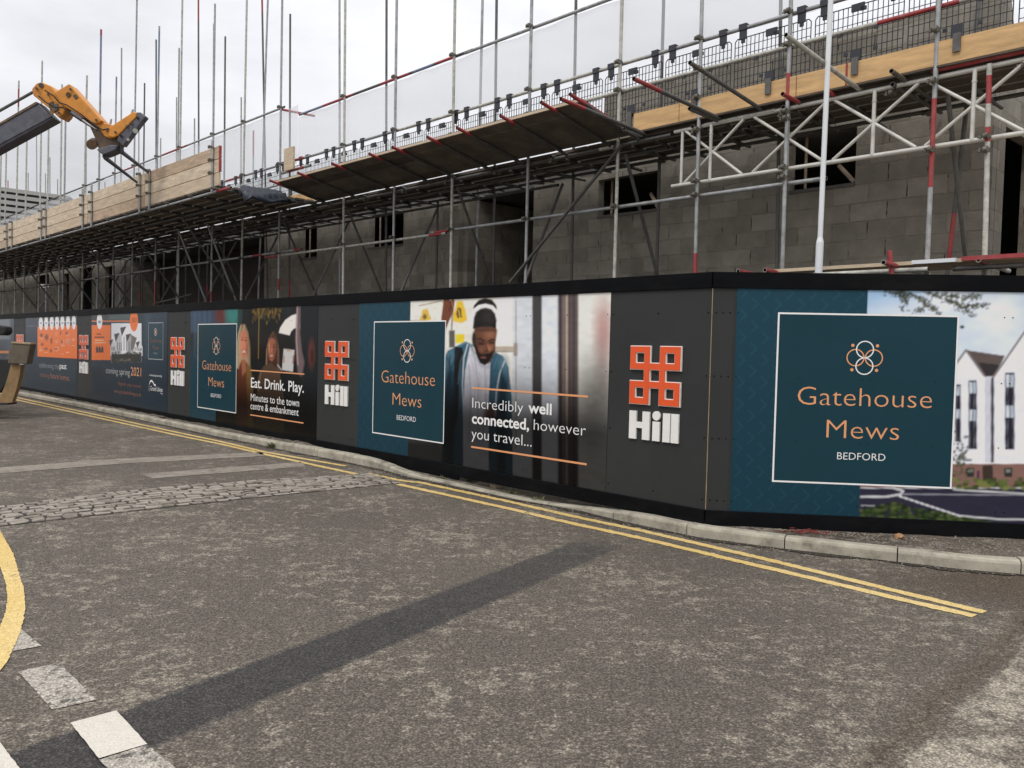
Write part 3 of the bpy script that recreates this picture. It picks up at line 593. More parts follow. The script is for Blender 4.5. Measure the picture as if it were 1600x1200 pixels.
def teal_bg(p, mask=None):
    c = np.ones((*p.x.shape, 3)) * ink(TEAL); u_ = (p.A + p.Z) / 0.21; w_ = (p.A - p.Z) / 0.21
    band = lambda q: np.clip(1 - np.abs((q % 1) - 0.5) / 0.07, 0, 1); pat = np.maximum(band(u_) * (np.sin(w_ * 2 * math.pi) > -0.2), band(w_) * (np.sin(u_ * 2 * math.pi) > -0.2))
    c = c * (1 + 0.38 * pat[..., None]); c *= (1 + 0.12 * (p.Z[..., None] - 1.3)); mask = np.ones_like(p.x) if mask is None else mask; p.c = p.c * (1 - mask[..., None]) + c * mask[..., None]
def poster(fr, a0, a1, label, cat='poster'):
    return thing('printed_poster', fr.P((a0 + a1) / 2, ZP0), label, cat, 'printed posters on the hoarding')

# ---- right face: name box and picture of white gabled houses
aR0, aR1 = FR.hit((1146, 620))[0], 4.6
pr = poster(FR, aR0, aR1, 'teal poster right of the corner with large name box and white gabled houses')
p = Print(FR, aR0, aR1, ZP0 - 0.005, ZP1 + 0.005, 560, 270)
p.fill((205, 212, 222)); t = np.clip((p.y - 455) / 160, 0, 1); p.c = ink((150, 182, 212)) * (1 - t[..., None]) + ink((226, 228, 234)) * t[..., None]
for cx, cy, rx, ry in ((1420, 520, 60, 40), (1560, 490, 50, 40), (1480, 470, 40, 20), (1640, 560, 70, 30), (1720, 500, 60, 30)): p.ell(cx, cy, rx, ry, (228, 230, 236), 1.2, 0.8)
def house(x, base, w, peak, eave, col=(222, 224, 234)):
    p.poly([(x - w, eave), (x, peak), (x + w, eave), (x + w, base), (x - w, base)], col, 0.8); p.line([(x - w - 1, eave + 1), (x, peak), (x + w + 1, eave + 1)], 3.2, (120, 112, 108))
p.poly([(1509, 547), (1570, 556), (1553, 588), (1538, 588)], (92, 82, 78)); p.poly([(1528, 566), (1562, 570), (1550, 588), (1540, 588)], (52, 48, 50)); p.rect(1470, 590, 1480, 726, (222, 224, 234))
house(1509, 725, 29, 547, 588); p.rect(1538, 590, 1553, 724, (196, 198, 208)); p.rect(1548, 590, 1553, 724, (70, 66, 70)); p.rect(1533, 588, 1538, 724, (238, 240, 246))
house(1606, 724, 53, 511, 588); p.poly([(1606, 511), (1720, 530), (1690, 590), (1659, 588)], (92, 82, 78)); house(1712, 724, 53, 520, 590); house(1830, 724, 60, 510, 588); house(1960, 724, 60, 520, 590)
for x0, x1, y0, y1 in ((1492, 1501, 601, 690), (1513, 1526, 594, 702), (1570, 1585, 582, 702), (1622, 1638, 580, 702), (1692, 1708, 588, 702), (1740, 1756, 588, 702), (1810, 1828, 582, 702)):
    p.rect(x0, y0, x1, y1, (38, 38, 50)); h = y1 - y0
    for q in (0.02, 0.42): p.rect(x0 + 1.6, y0 + h * q + 1, x0 + (x1 - x0) * 0.45, y0 + h * (q + 0.17), (200, 208, 216)); p.rect(x0 + (x1 - x0) * 0.55, y0 + h * q + 1, x1 - 1.4, y0 + h * (q + 0.17), (168, 180, 192))
p.rect(1340, 724, 2300, 762, (126, 96, 88)); p.line([(1340, 723.5), (2300, 723.5)], 2, (235, 236, 240))
for x in (1511, 1570, 1640, 1705, 1770): p.rect(x - 1, 731, x + 11, 745, (46, 46, 44)); p.rect(x + 1, 733, x + 9, 738, (120, 128, 120))
p.rect(1535, 727, 1551, 752, (60, 48, 44)); p.rect(1526, 735, 1530, 752, (84, 44, 70))
p.rect(1340, 763, 2300, 830, (44, 42, 58)); 
for _ in range(260):
    x = random.uniform(1488, 2000); y = random.uniform(748, 764); p.ell(x, y, 4.5, 3.2, random.choice([(86, 100, 52), (62, 76, 40), (112, 118, 62), (48, 58, 34)]), 0.5, 0.85)
p.line([(1490, 765), (1560, 769), (1700, 776), (2200, 790)], 2.2, (206, 206, 206)); p.line([(1412, 772), (1540, 773), (1620, 773)], 1.6, (150, 150, 160)); p.line([(1345, 776), (1385, 776), (1408, 772), (1411, 767), (1395, 762)], 3.4, (190, 190, 194)); p.line([(1345, 790), (1366, 790)], 1.4, (170, 170, 176))
for i in range(12): x = 1405 + i * 8.2; p.line([(x, 775 + i * 2.7), (x + 5, 776.8 + i * 2.7)], 2.6, (214, 214, 218))
p.line([(1500, 806), (1560, 811), (1700, 814), (2100, 816)], 2.4, (206, 206, 206))
for _ in range(420):
    x = random.uniform(1344, 1475 + random.uniform(0, 200)); y = random.uniform(786 + abs(x - 1395) * 0.2, 822); p.ell(x, y, 4, 2.4, random.choice([(58, 74, 36), (40, 54, 26), (80, 92, 50), (30, 40, 22)]), 0.6, 0.8)
twigs = [[(1382, 454), (1410, 462), (1420, 470)], [(1400, 452), (1440, 466), (1462, 486), (1470, 494)], [(1440, 452), (1480, 470), (1512, 478), (1543, 477)], [(1420, 456), (1412, 480), (1408, 484)], [(1470, 458), (1505, 466), (1530, 462)], [(1452, 470), (1440, 484), (1430, 490)], [(1490, 472), (1505, 486), (1520, 492)]]
for tw in twigs:
    p.line(tw, 0.9, (58, 52, 46), 0.8)
    for (xa, ya), (xb, yb) in zip(tw, tw[1:]):
        for _ in range(int(math.hypot(xb - xa, yb - ya) * 1.1)):
            t_ = random.random(); x = xa + (xb - xa) * t_ + random.gauss(0, 3.2); y = ya + (yb - ya) * t_ + random.gauss(0, 2.6); a_ = random.uniform(0, 3.14); l_ = random.uniform(1.0, 2.6)
            p.line([(x - math.cos(a_) * l_, y - math.sin(a_) * l_), (x + math.cos(a_) * l_, y + math.sin(a_) * l_)], random.uniform(1.2, 2.4), random.choice([(44, 46, 32), (70, 74, 48), (96, 96, 68), (32, 32, 28)]), 0.9)
p.ell(1503, 511, 3.4, 2.6, (40, 42, 34), 0.4)
for _ in range(70): p.ell(random.gauss(1503, 9), random.gauss(712, 18), 2.4, 2.2, random.choice([(70, 74, 52), (50, 54, 40), (96, 92, 70)]), 0.6, 0.8)
for x in list(range(1494, 1536, 7)) + list(range(1556, 1900, 9)): p.line([(x, 590), (x, 722)], 0.8, (196, 198, 208), 0.35)
p.noise(0.035, 60); p.blur(1)
teal_bg(p, np.clip((FR.hit((1350, 620))[0] - p.A) / 0.006, 0, 1)); p.build(pr)
box_px(pr, FR, (1215, 487), (1498, 494), (1487, 764.5), (1206.5, 752))

# ---- man with headphones
aM0, aM1 = FL.hit((560, 600))[0], FL.hit((951, 600))[0]
pm = poster(FL, aM0, aM1, 'poster of a man in black hat and blue hoodie, beside a teal name box')
p = Print(FL, aM0, aM1, ZP0 - 0.005, ZP1 + 0.005, 420, 270)
p.fill((226, 222, 212)); p.noise(0.05, 14)
p.rect(800, 440, 834, 790, (206, 210, 216), 6); p.rect(905, 440, 960, 790, (222, 222, 214), 4); p.rect(846, 440, 873, 790, (214, 218, 226), 3); p.rect(832, 440, 847, 790, (66, 64, 66), 2); p.rect(872, 440, 904, 790, (92, 82, 82), 3)
for x, c in ((876, (60, 52, 52)), (881, (120, 104, 98)), (886, (176, 160, 146)), (890, (84, 72, 70)), (897, (70, 60, 62))): p.rect(x - 1.6, 440, x + 1.6, 790, c, 2)
for y, c in ((520, (150, 60, 56)), (500, (172, 110, 106)), (560, (120, 50, 48)), (610, (92, 60, 58))): p.ell(943, y, 13, 34, c, 1.3, 0.45)
p.ell(925, 620, 20, 60, (90, 84, 80), 1.4, 0.6); p.rect(774, 462, 800, 600, (236, 232, 222), 5); p.line([(806.5, 470), (806.5, 700)], 1.6, (150, 140, 130)); p.rect(772, 541, 808, 549, (178, 166, 150), 2); p.line([(772, 549.5), (808, 549.5)], 1.4, (110, 96, 84)); p.rect(803, 536, 809, 556, (150, 138, 126), 1)
p.poly([(714, 471), (723, 470), (728, 486), (730, 500), (722, 505), (708, 502), (706, 492), (711, 486)], (228, 184, 52), 2.5); p.poly([(716, 480), (721, 482), (722, 496), (715, 497), (713, 490)], (92, 78, 50), 2); p.line([(717, 484), (719, 496)], 1.2, (228, 190, 70))
p.poly([(660, 484), (668, 482), (671, 490), (674, 499), (664, 505), (656, 499), (659, 492)], (214, 178, 70), 3); p.ell(664, 495, 3, 4, (110, 94, 66), 0.8)
p.rect(712, 522, 726, 536, (226, 198, 50), 1); p.rect(702, 516, 711, 543, (92, 90, 84), 1.5); p.line([(708, 470), (706, 516)], 3, (150, 146, 138)); p.line([(655, 478), (690, 470), (700, 478)], 1.5, (150, 132, 110)); p.rect(640, 500, 660, 504, (180, 168, 150), 2)
p.poly([(694, 464), (700, 462), (704, 470), (708, 466), (711, 470), (709, 486), (702, 502), (697, 516), (690, 522), (690, 496)], (112, 66, 46), 1.2); p.line([(703, 470), (705, 480), (702, 486)], 1.4, (70, 40, 30)); p.line([(706, 468), (708, 480)], 1.2, (156, 104, 80))
HOOD, HD, HL = (56, 92, 110), (26, 50, 64), (88, 124, 140)
p.poly([(694, 560), (700, 548), (716, 540), (726, 534), (736, 537), (744, 556), (760, 574), (774, 550), (786, 556), (795, 574), (800, 620), (802, 760), (690, 760)], HOOD, 1.2)
p.poly([(694, 600), (706, 570), (712, 640), (708, 740), (690, 740)], HD, 5); p.poly([(784, 580), (792, 600), (790, 740), (778, 740), (776, 650)], HD, 5); p.ell(788, 568, 8, 14, HL, 1.2, 0.7); p.ell(704, 560, 6, 14, HL, 1.2, 0.6); p.line([(716, 541), (728, 535), (738, 540)], 3, HL)
p.poly([(735, 540), (741, 552), (752, 566), (762, 572), (769, 560), (771, 585), (768, 640), (770, 740), (724, 740), (724, 640), (727, 580)], (206, 206, 214), 1.2)
for pts in ([(742, 560), (748, 600), (746, 690)], [(758, 575), (760, 620), (755, 690)], [(733, 570), (736, 620), (732, 690)]): p.line(pts, 2.4, (168, 168, 182), 0.7)
p.poly([(768, 556), (776, 556), (776, 640), (772, 740), (764, 740), (764, 620)], HOOD, 1.5); p.line([(767, 562), (766, 640), (765, 720)], 1.4, HD)
p.poly([(711, 541), (722, 543), (725, 552), (718, 590), (716, 650), (704, 690), (700, 690), (708, 620)], (26, 26, 28), 1.2)
p.line([(731, 538), (725, 560), (723, 600), (726, 690)], 1.5, (214, 218, 224)); p.line([(789, 564), (781, 584), (776, 612), (774, 650)], 1.5, (206, 212, 218))
for pts in ([(700, 560), (712, 600), (706, 680)], [(704, 555), (700, 600), (698, 690)], [(785, 575), (781, 610), (785, 680)], [(794, 590), (788, 630), (794, 700)], [(716, 548), (706, 575)]): p.line(pts, 3, HD, 0.55)
for pts in ([(697, 565), (696, 610)], [(790, 572), (797, 610)], [(778, 556), (772, 575)], [(728, 545), (720, 565), (716, 600)]): p.line(pts, 2, HL, 0.5)
for pts in ([(736, 560), (744, 590), (740, 640)], [(750, 582), (752, 640), (748, 700)], [(762, 585), (757, 640)], [(730, 600), (738, 650)]): p.line(pts, 1.6, (178, 178, 190), 0.6)
p.poly([(735, 540), (741, 552), (752, 566), (762, 572), (767, 565), (766, 577), (752, 574), (738, 556)], (158, 158, 170), 1.5, 0.6)
p.poly([(740, 540), (742, 520), (776, 518), (774, 550), (766, 566), (758, 571), (748, 562)], (70, 46, 36), 1.5)        # neck and jaw
p.poly([(741, 505), (777, 505), (776.5, 524), (773, 540), (766, 553), (757, 557), (749, 550), (742, 536)], (104, 68, 52), 2); p.ell(766, 522, 8, 7, (150, 102, 78), 1.3, 0.7); p.ell(747, 538, 5, 12, (78, 48, 38), 1.4, 0.7); p.rect(742, 513, 777, 518, (74, 48, 38), 4, 0.7); p.ell(768, 543, 4, 5, (150, 100, 76), 1.3, 0.6); p.ell(752, 545, 4, 4, (136, 90, 68), 1.3, 0.5); p.ell(765, 545, 1.8, 3, (172, 118, 90), 1.0, 0.7)
p.poly([(740.5, 522), (744, 538), (748, 549), (752, 555), (760, 554), (767, 551), (770, 548), (769, 556), (763, 566), (757, 570.5), (750, 567), (743.5, 552)], (30, 24, 22), 1.4)
p.line([(746, 530), (751, 529), (757, 533)], 2, (44, 30, 26)); p.line([(764, 533), (769, 530), (774, 531)], 2, (44, 30, 26)); p.ell(752, 536, 5, 2.6, (62, 40, 34), 1.0, 0.8); p.ell(768.5, 535, 4, 2.4, (62, 40, 34), 1.0, 0.8); p.line([(748, 537), (752, 538), (757, 537.5)], 1.2, (28, 20, 18)); p.line([(765, 536.5), (772, 535.5)], 1.2, (28, 20, 18)); p.line([(760, 536), (763, 545), (761, 549), (757, 549)], 1.6, (74, 46, 36)); p.line([(762, 538), (764, 546)], 1.4, (158, 108, 82)); p.line([(751, 554), (757, 553), (764, 553)], 1.6, (36, 27, 24)); p.line([(752.5, 558.5), (759, 558.8)], 2, (136, 84, 76)); p.line([(753, 556.8), (759, 557)], 0.8, (60, 34, 30))
p.poly([(739, 514), (738.5, 490), (741, 477), (748, 469), (758, 465.5), (769, 468), (776, 477), (778.5, 494), (777.5, 514), (768, 511), (752, 511)], (31, 28, 27), 1.4)
p.ell(763, 495, 8, 14, (56, 52, 50), 1.4, 0.6); p.line([(742, 508), (758, 505), (776, 508)], 1.2, (20, 18, 18)); p.line([(744, 500), (760, 497), (776, 500)], 1, (48, 44, 42), 0.7)
p.line([(736.5, 512), (737.5, 497), (741, 486), (749, 479.5), (759, 477.5), (769, 480), (776, 488), (779, 500), (778.5, 512)], 5.6, (236, 233, 228)); p.line([(739.8, 508), (741, 496), (745, 487), (752, 482.3), (760, 480.8), (768, 483), (774, 490), (776.5, 502)], 1.2, (150, 146, 142))
p.ell(741, 530, 3.2, 12, (44, 40, 40), 0.5)
p.ell(766, 648, 9, 12, (104, 66, 52), 1.0); p.ell(768, 658, 14, 7, (24, 22, 24), 0.8)
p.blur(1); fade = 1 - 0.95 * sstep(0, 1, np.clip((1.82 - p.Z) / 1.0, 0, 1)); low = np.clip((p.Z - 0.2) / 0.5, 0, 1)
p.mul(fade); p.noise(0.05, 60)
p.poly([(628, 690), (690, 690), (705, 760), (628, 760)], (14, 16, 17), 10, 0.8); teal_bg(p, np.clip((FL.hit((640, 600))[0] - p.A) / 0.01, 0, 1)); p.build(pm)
box_px(pm, FL, (584.7, 502.7), (696.7, 500), (694.8, 692.8), (582.5, 677.3))
rule_px(pm, FL, (738.3, 607), (919.3, 618.7), 0.022, 'copper'); rule_px(pm, FL, (736.7, 698.7), (917.2, 724.6), 0.022, 'copper')
letter_px(pm, FL, 'Incredibly', 738.5, 818, 637, 620, 'white_ink', -0.012); letter_px(pm, FL, 'well', 826, 862.5, 644.6, 627, 'white_ink', 0.022)
letter_px(pm, FL, 'connected,', 737.8, 827.5, 661, 644, 'white_ink', 0.022); letter_px(pm, FL, 'however', 834.5, 916, 671.5, 653.5, 'white_ink', -0.012)
letter_px(pm, FL, 'you travel...', 737.3, 831.5, 684.8, 667.6, 'white_ink', -0.008)

# ---- evening out
aE0, aE1 = FL.hit((297.5, 600))[0], FL.hit((495.5, 600))[0]
pe = poster(FL, aE0, aE1, 'dark poster of two smiling long haired women on a night out')
p = Print(FL, aE0, aE1, ZP0 - 0.005, ZP1 + 0.005, 420, 240)
p.fill((24, 28, 29)); p.noise(0.25, 16)
p.rect(290, 470, 356, 520, (52, 70, 92), 4); 
for x in (305, 312, 320, 328): p.rect(x - 2, 480, x + 2, 560, (78, 92, 112), 3, 0.5)
p.ell(346, 490, 10, 22, (92, 46, 42), 1.2); p.ell(364, 488, 11, 24, (58, 120, 114), 0.9); p.rect(372, 478, 378, 520, (40, 60, 58), 2)
for _ in range(90): p.ell(random.uniform(395, 440), random.gauss(488, 8), 1.4, 3, random.choice([(120, 92, 38), (86, 70, 34), (60, 56, 32)]), 0.6, 0.7)
p.line([(402, 478), (405, 495), (404, 560)], 1.2, (128, 104, 52)); p.line([(414, 478), (408, 496)], 1.2, (128, 104, 52)); 
p.poly([(436, 520), (438, 512), (446, 500), (456, 493), (468, 489), (469, 513), (460, 513), (455, 518), (453, 524)], (222, 216, 210), 1); p.poly([(443.5, 545), (460.5, 547), (458, 581), (441, 578)], (186, 184, 182), 1); p.line([(444, 556), (444, 566)], 1.4, (150, 60, 50)); p.line([(459, 556), (458, 568)], 1.4, (150, 60, 50)); p.line([(449, 548), (454, 548)], 1.4, (180, 110, 60))
p.poly([(464, 476), (471, 476), (469, 520), (472, 548), (476, 566), (472, 588), (466, 584), (463, 560), (462, 530)], (104, 88, 90), 3); p.line([(465, 478), (463.5, 530), (466, 570)], 2, (176, 152, 148), 0.7); p.poly([(470, 476), (498, 476), (498, 690), (474, 690), (476, 600), (478, 560), (471, 520)], (26, 30, 34), 2); p.ell(487, 553, 5, 21, (88, 48, 42), 0.8); p.ell(488, 556, 2.6, 12, (60, 30, 28), 0.6)
p.poly([(370, 560), (372, 522), (377, 507), (383, 507), (388, 520), (390.5, 545), (391, 572), (387, 580), (376, 582), (370, 574)], (160, 138, 108), 2); p.line([(379, 508), (377, 516), (375, 524)], 3, (96, 78, 62), 0.8); 
for x_ in (371.5, 373, 374.5, 388, 389.5, 391): p.line([(380 + (x_ - 381) * 0.4, 509), (x_, 535), (x_ + 0.3, 576)], 0.9, random.choice([(204, 186, 158), (120, 98, 74), (190, 168, 138), (104, 84, 62)]), 0.8)
p.poly([(375.5, 526), (378, 518), (381.5, 515.5), (385, 518), (387.4, 528), (387.5, 545), (384, 559), (380.5, 562), (376.5, 551)], (180, 112, 88), 2); p.ell(378, 540, 2.4, 16, (206, 140, 112), 1.2, 0.6); p.ell(386.5, 545, 1.8, 12, (130, 72, 56), 1.2, 0.6); p.line([(377, 527.5), (380, 527)], 0.9, (84, 54, 40)); p.line([(383.5, 527.5), (386.5, 528.5)], 0.9, (84, 54, 40)); p.line([(378, 546), (381.5, 554), (385, 547)], 1.2, (120, 60, 50), 0.8); p.line([(377.5, 531), (380, 531)], 1.4, (50, 30, 26)); p.line([(383.5, 532), (386, 532)], 1.4, (50, 30, 26)); p.ell(381.5, 549.5, 2.6, 2.0, (200, 176, 164), 0.7); p.line([(382, 534), (383, 543)], 1, (220, 140, 108))
p.poly([(370, 585), (376, 566), (386, 566), (394, 588), (396, 690), (370, 690)], (92, 50, 34), 3); p.poly([(385, 572), (391, 570), (396, 600), (396, 690), (388, 690)], (112, 84, 44), 3); p.poly([(377, 562), (384, 562), (385, 580), (379, 588)], (150, 92, 68), 2)
p.poly([(414, 610), (417, 545), (421, 524), (427, 517), (433, 522), (437, 545), (439, 600), (436, 640), (414, 640)], (58, 38, 30), 1.4); p.line([(417, 545), (415, 610)], 1.4, (150, 118, 92), 0.8); p.line([(436, 545), (437, 600)], 1.2, (120, 92, 74), 0.7)
p.poly([(419, 537), (421.5, 530), (426, 527.5), (430.5, 532), (432, 545), (429.5, 558), (425.5, 565), (421.5, 562), (419, 551)], (146, 90, 70), 2); p.ell(429, 548, 2, 12, (100, 58, 46), 1.2, 0.7); p.line([(420, 538.5), (423, 538)], 0.9, (60, 38, 30)); p.line([(426.5, 538.5), (430, 539)], 0.9, (60, 38, 30)); p.line([(425, 543), (424.5, 550)], 1, (180, 120, 96)); p.ell(424.5, 558.5, 3, 1.5, (120, 60, 50), 0.8, 0.7); p.line([(420, 543), (423, 543)], 1.3, (44, 26, 22)); p.line([(427, 543), (430, 542)], 1.3, (44, 26, 22)); p.ell(424.5, 556, 2.4, 1.5, (180, 150, 138), 0.7); p.ell(420.8, 540, 1.4, 9, (206, 140, 110), 1.0, 0.6)
for x_ in (417.5, 419, 433.5, 435, 436.5): p.line([(427, 519), (x_, 540), (x_ - 0.5, 600)], 0.8, random.choice([(96, 70, 54), (130, 100, 78), (34, 24, 20)]), 0.8)
p.poly([(403, 590), (412, 572), (424, 566), (436, 580), (444, 620), (444, 690), (398, 690)], (74, 58, 46), 2); p.line([(408, 580), (404, 610)], 2, (140, 104, 60), 0.6); p.line([(434, 570), (440, 578)], 1.2, (190, 190, 190))
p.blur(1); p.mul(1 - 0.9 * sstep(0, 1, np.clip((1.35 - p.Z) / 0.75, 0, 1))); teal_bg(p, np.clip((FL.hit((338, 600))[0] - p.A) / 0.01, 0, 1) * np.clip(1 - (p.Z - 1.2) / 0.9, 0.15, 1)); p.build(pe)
box_px(pe, FL, (309.3, 506.7), (370.5, 504.7), (369.6, 645.3), (309.3, 637.2))
rule_px(pe, FL, (392, 579), (476, 584), 0.02, 'copper'); rule_px(pe, FL, (391.3, 649), (474.7, 660), 0.02, 'copper')
letter_px(pe, FL, 'Eat. Drink. Play.', 392.5, 475.3, 605, 589, 'white_ink', 0.012); letter_px(pe, FL, 'Minutes to the town', 392.3, 468, 625.8, 614, 'white_ink', 0.0); letter_px(pe, FL, 'centre & embankment', 392, 467.2, 639, 627.5, 'white_ink', 0.0)

# ---- coming spring
aC0, aC1 = FL.hit((143, 600))[0], FL.hit((261.5, 600))[0]
pc = poster(FL, aC0, aC1, 'dark blue poster announcing a spring opening, with orange block and house picture')
p = Print(FL, aC0, aC1, ZP0 - 0.005, ZP1 + 0.005, 300, 180)
p.fill((25, 42, 55)); p.noise(0.12, 9); p.rect(143, 480, 212, 506, (44, 50, 54), 2); p.rect(170, 484, 204, 500, (70, 84, 82), 4); p.rect(226, 484, 236, 560, (48, 66, 82), 6, 0.6)  # soft paler patches: reflections painted into the background
p.line([(143, 570), (160, 572), (190, 586), (225, 580)], 3, (36, 56, 70), 0.6)
p.rect(143.5, 508, 173.2, 562.5, (226, 112, 46), 0.6); p.rect(174.2, 505, 221.3, 566, (214, 216, 224), 0.6)
for x, w, pk, ev, sh in ((177, 4, 530, 540, 0.85), (187, 6, 520, 533, 0.8), (197.5, 7, 510, 524, 1.0), (205, 6, 521, 532, 0.7), (214, 5, 528, 540, 0.95), (219, 4, 533, 542, 0.9)):
    p.poly([(x - w, ev), (x, pk), (x + w, ev), (x + w, 556), (x - w, 556)], tuple(int(228 * sh) for _ in range(3)), 0.6); p.poly([(x - w - 2.5, pk + 2), (x, pk), (x - w, ev + 2)], (66, 66, 74), 0.8)
    for q in (-0.5, 0.05, 0.5): p.rect(x + q * w - 0.5, ev + 2, x + q * w + 0.6, 548, (90, 92, 110), 0.5)
p.poly([(205, 523), (214, 528), (209, 546), (206, 546)], (110, 104, 100), 0.8); p.rect(174.2, 553, 221.3, 566.5, (40, 40, 38), 1.5); p.ell(195, 562, 12, 2, (120, 110, 100), 0.8, 0.7)
for _ in range(40): p.ell(random.uniform(176, 220), random.uniform(550, 562), 2, 2, (36, 40, 30), 0.7, 0.7)
p.rect(143.5, 501, 203, 502.6, (222, 122, 74), 0.5); p.ell(155.8, 502, 4.2, 12, (234, 234, 236), 0.1); p.rect(153.6, 501, 158, 505, (130, 134, 150), 0.8); p.ell(209.6, 501.5, 6.3, 16.5, (228, 112, 48), 0.08)
for y in (521, 526): p.rect(151, y, 158, y + 2.2, (120, 66, 40), 0.6)
p.rect(148, 526, 163, 528.2, (120, 66, 40), 0.6); p.rect(149, 531, 162, 532.2, (240, 190, 160), 0.6); p.rect(148, 535, 166, 536, (240, 190, 160), 0.6)
for x in (152, 156, 160): p.poly([(x - 1.8, 544), (x, 540), (x + 1.8, 544), (x + 1.8, 551), (x - 1.8, 551)], (62, 52, 52), 0.5)
p.build(pc); box_px(pc, FL, (232.3, 503.7), (255.5, 504), (255.5, 562.4), (232.3, 561.6), True)
letter_px(pc, FL, '2021', 206, 213.6, 503.5, 495.5, 'copper_dim', 0.0)
letter_px(pc, FL, 'coming spring', 166, 203.3, 583, 572.5, 'white_ink', -0.02); letter_px(pc, FL, '2021', 204.7, 221, 586.5, 572.5, 'copper', 0.0)
letter_px(pc, FL, 'Register your interest', 185.5, 221, 601.8, 595.5, 'copper_dim', -0.01); letter_px(pc, FL, 'www.grandunionliving.co.uk', 178.5, 221, 613.2, 607, 'copper_dim', 0.0)
letter_px(pc, FL, 'a development by', 234, 253.6, 587.4, 583.8, 'white_ink', 0.0); letter_px(pc, FL, 'Grand Union', 235.5, 254.5, 610.0, 602.5, 'white_ink', 0.0); letter_px(pc, FL, 'living', 251, 254.6, 615.4, 613, 'white_ink', 0.0)
mb = MB(); arc = [(233.8, 611), (233.2, 606), (234.0, 599), (235.5, 595.5), (238, 595.2), (240, 598), (241.5, 601.5), (244, 602)]
q = [FL.hit(k_) for k_ in arc]
for (a0, z0), (a1, z1) in zip(q, q[1:]):
    mb.add([FL.P(a0, z0 - 0.02, 0.0068), FL.P(a1, z1 - 0.02, 0.0068), FL.P(a1, z1 + 0.022, 0.0068), FL.P(a0, z0 + 0.022, 0.0068)], [(0, 1, 2, 3)], 'white_ink')
mb.build('emblem_swoosh', pc)

# ---- timeline poster
aT0, aT1 = FL.hit((40.5, 600))[0], FL.hit((120.5, 600))[0]
pt = poster(FL, aT0, aT1, 'dark blue poster with orange timeline block topped by seven white discs')
p = Print(FL, aT0, aT1, ZP0 - 0.005, ZP1 + 0.005, 300, 160)
p.fill((27, 44, 57)); p.noise(0.1, 9); p.rect(58, 488, 122, 510, (52, 58, 62), 2); p.rect(40, 490, 58, 545, (34, 46, 62), 2)
p.line([(43, 509.5), (57, 509)], 0.8, (120, 130, 140), 0.7); p.line([(60, 575), (90, 571), (112, 580), (120, 574)], 3, (46, 62, 74), 0.7); p.rect(60, 564, 118, 596, (38, 54, 66), 10, 0.6)
p.poly([(58.8, 510.5), (121, 508), (121, 560.5), (58.8, 557)], (226, 112, 48), 0.6)
p.line([(62, 504), (118, 502)], 0.8, (200, 200, 200))
for x in (64, 72.5, 81, 89.4, 97.7, 106.5, 115.6): p.ell(x, 505.3 - (x - 64) * 0.04, 3.1, 10.4 + (x - 64) * 0.02, (236, 236, 238), 0.12); p.rect(x - 1.8, 503.5, x + 1.8, 506, (150, 152, 166), 0.7)
for _ in range(46): x = random.choice((62, 70, 78.5, 87, 96, 104, 113)); y = 519 + random.randint(0, 13) * 2.6; p.rect(x - 0.5, y, x + random.uniform(2, 6), y + 0.9, (244, 190, 160), 0.7, 0.6)
for x, y, rx, ry in ((73, 527, 3.2, 5), (80.5, 532, 1.6, 6), (65, 524, 2.5, 3), (95, 520, 1, 3), (104.5, 520.5, 2, 2.2), (72, 545, 3, 1.8), (80, 548, 2, 2.5), (97, 534, 1.4, 3), (66, 538, 2.5, 2), (88, 545, 2, 1.6)): p.ell(x, y, rx, ry, (96, 56, 40), 0.7, 0.8)
p.ell(107, 535, 2.6, 4, (170, 130, 120), 0.8, 0.7); p.build(pt)
letter_px(pt, FL, 'celebrating the', 61.5, 92.8, 573.5, 565.5, 'grey_ink', -0.016); letter_px(pt, FL, 'past', 93.6, 104.3, 575.8, 566.5, 'white_ink', 0.01)
letter_px(pt, FL, 'creating', 62.5, 77.6, 588.2, 581, 'copper_dim', -0.01); letter_px(pt, FL, 'future homes.', 79, 109.5, 590.6, 582, 'copper_dim', 0.01)

# ---- last sheet at the far end
aF0, aF1 = -33.0, FL.hit((22.3, 600))[0]
pf = poster(FL, aF0, aF1, 'grey photo poster at the far left end of the hoarding, behind the machine')
p = Print(FL, aF0, aF1, ZP0 - 0.005, ZP1 + 0.005, 160, 120)
p.fill((42, 54, 66)); p.noise(0.25, 12); p.rect(-60, 488, 16, 530, (96, 102, 108), 4); p.ell(5, 517, 8, 4, (16, 16, 18), 0.6); p.ell(-20, 510, 16, 9, (60, 62, 66), 0.8); p.rect(-60, 548, 14, 552, (176, 110, 66), 0.8); p.ell(12, 565, 6, 5, (120, 110, 116), 0.8); p.ell(-6, 570, 6, 8, (130, 60, 66), 0.8); p.build(pf)

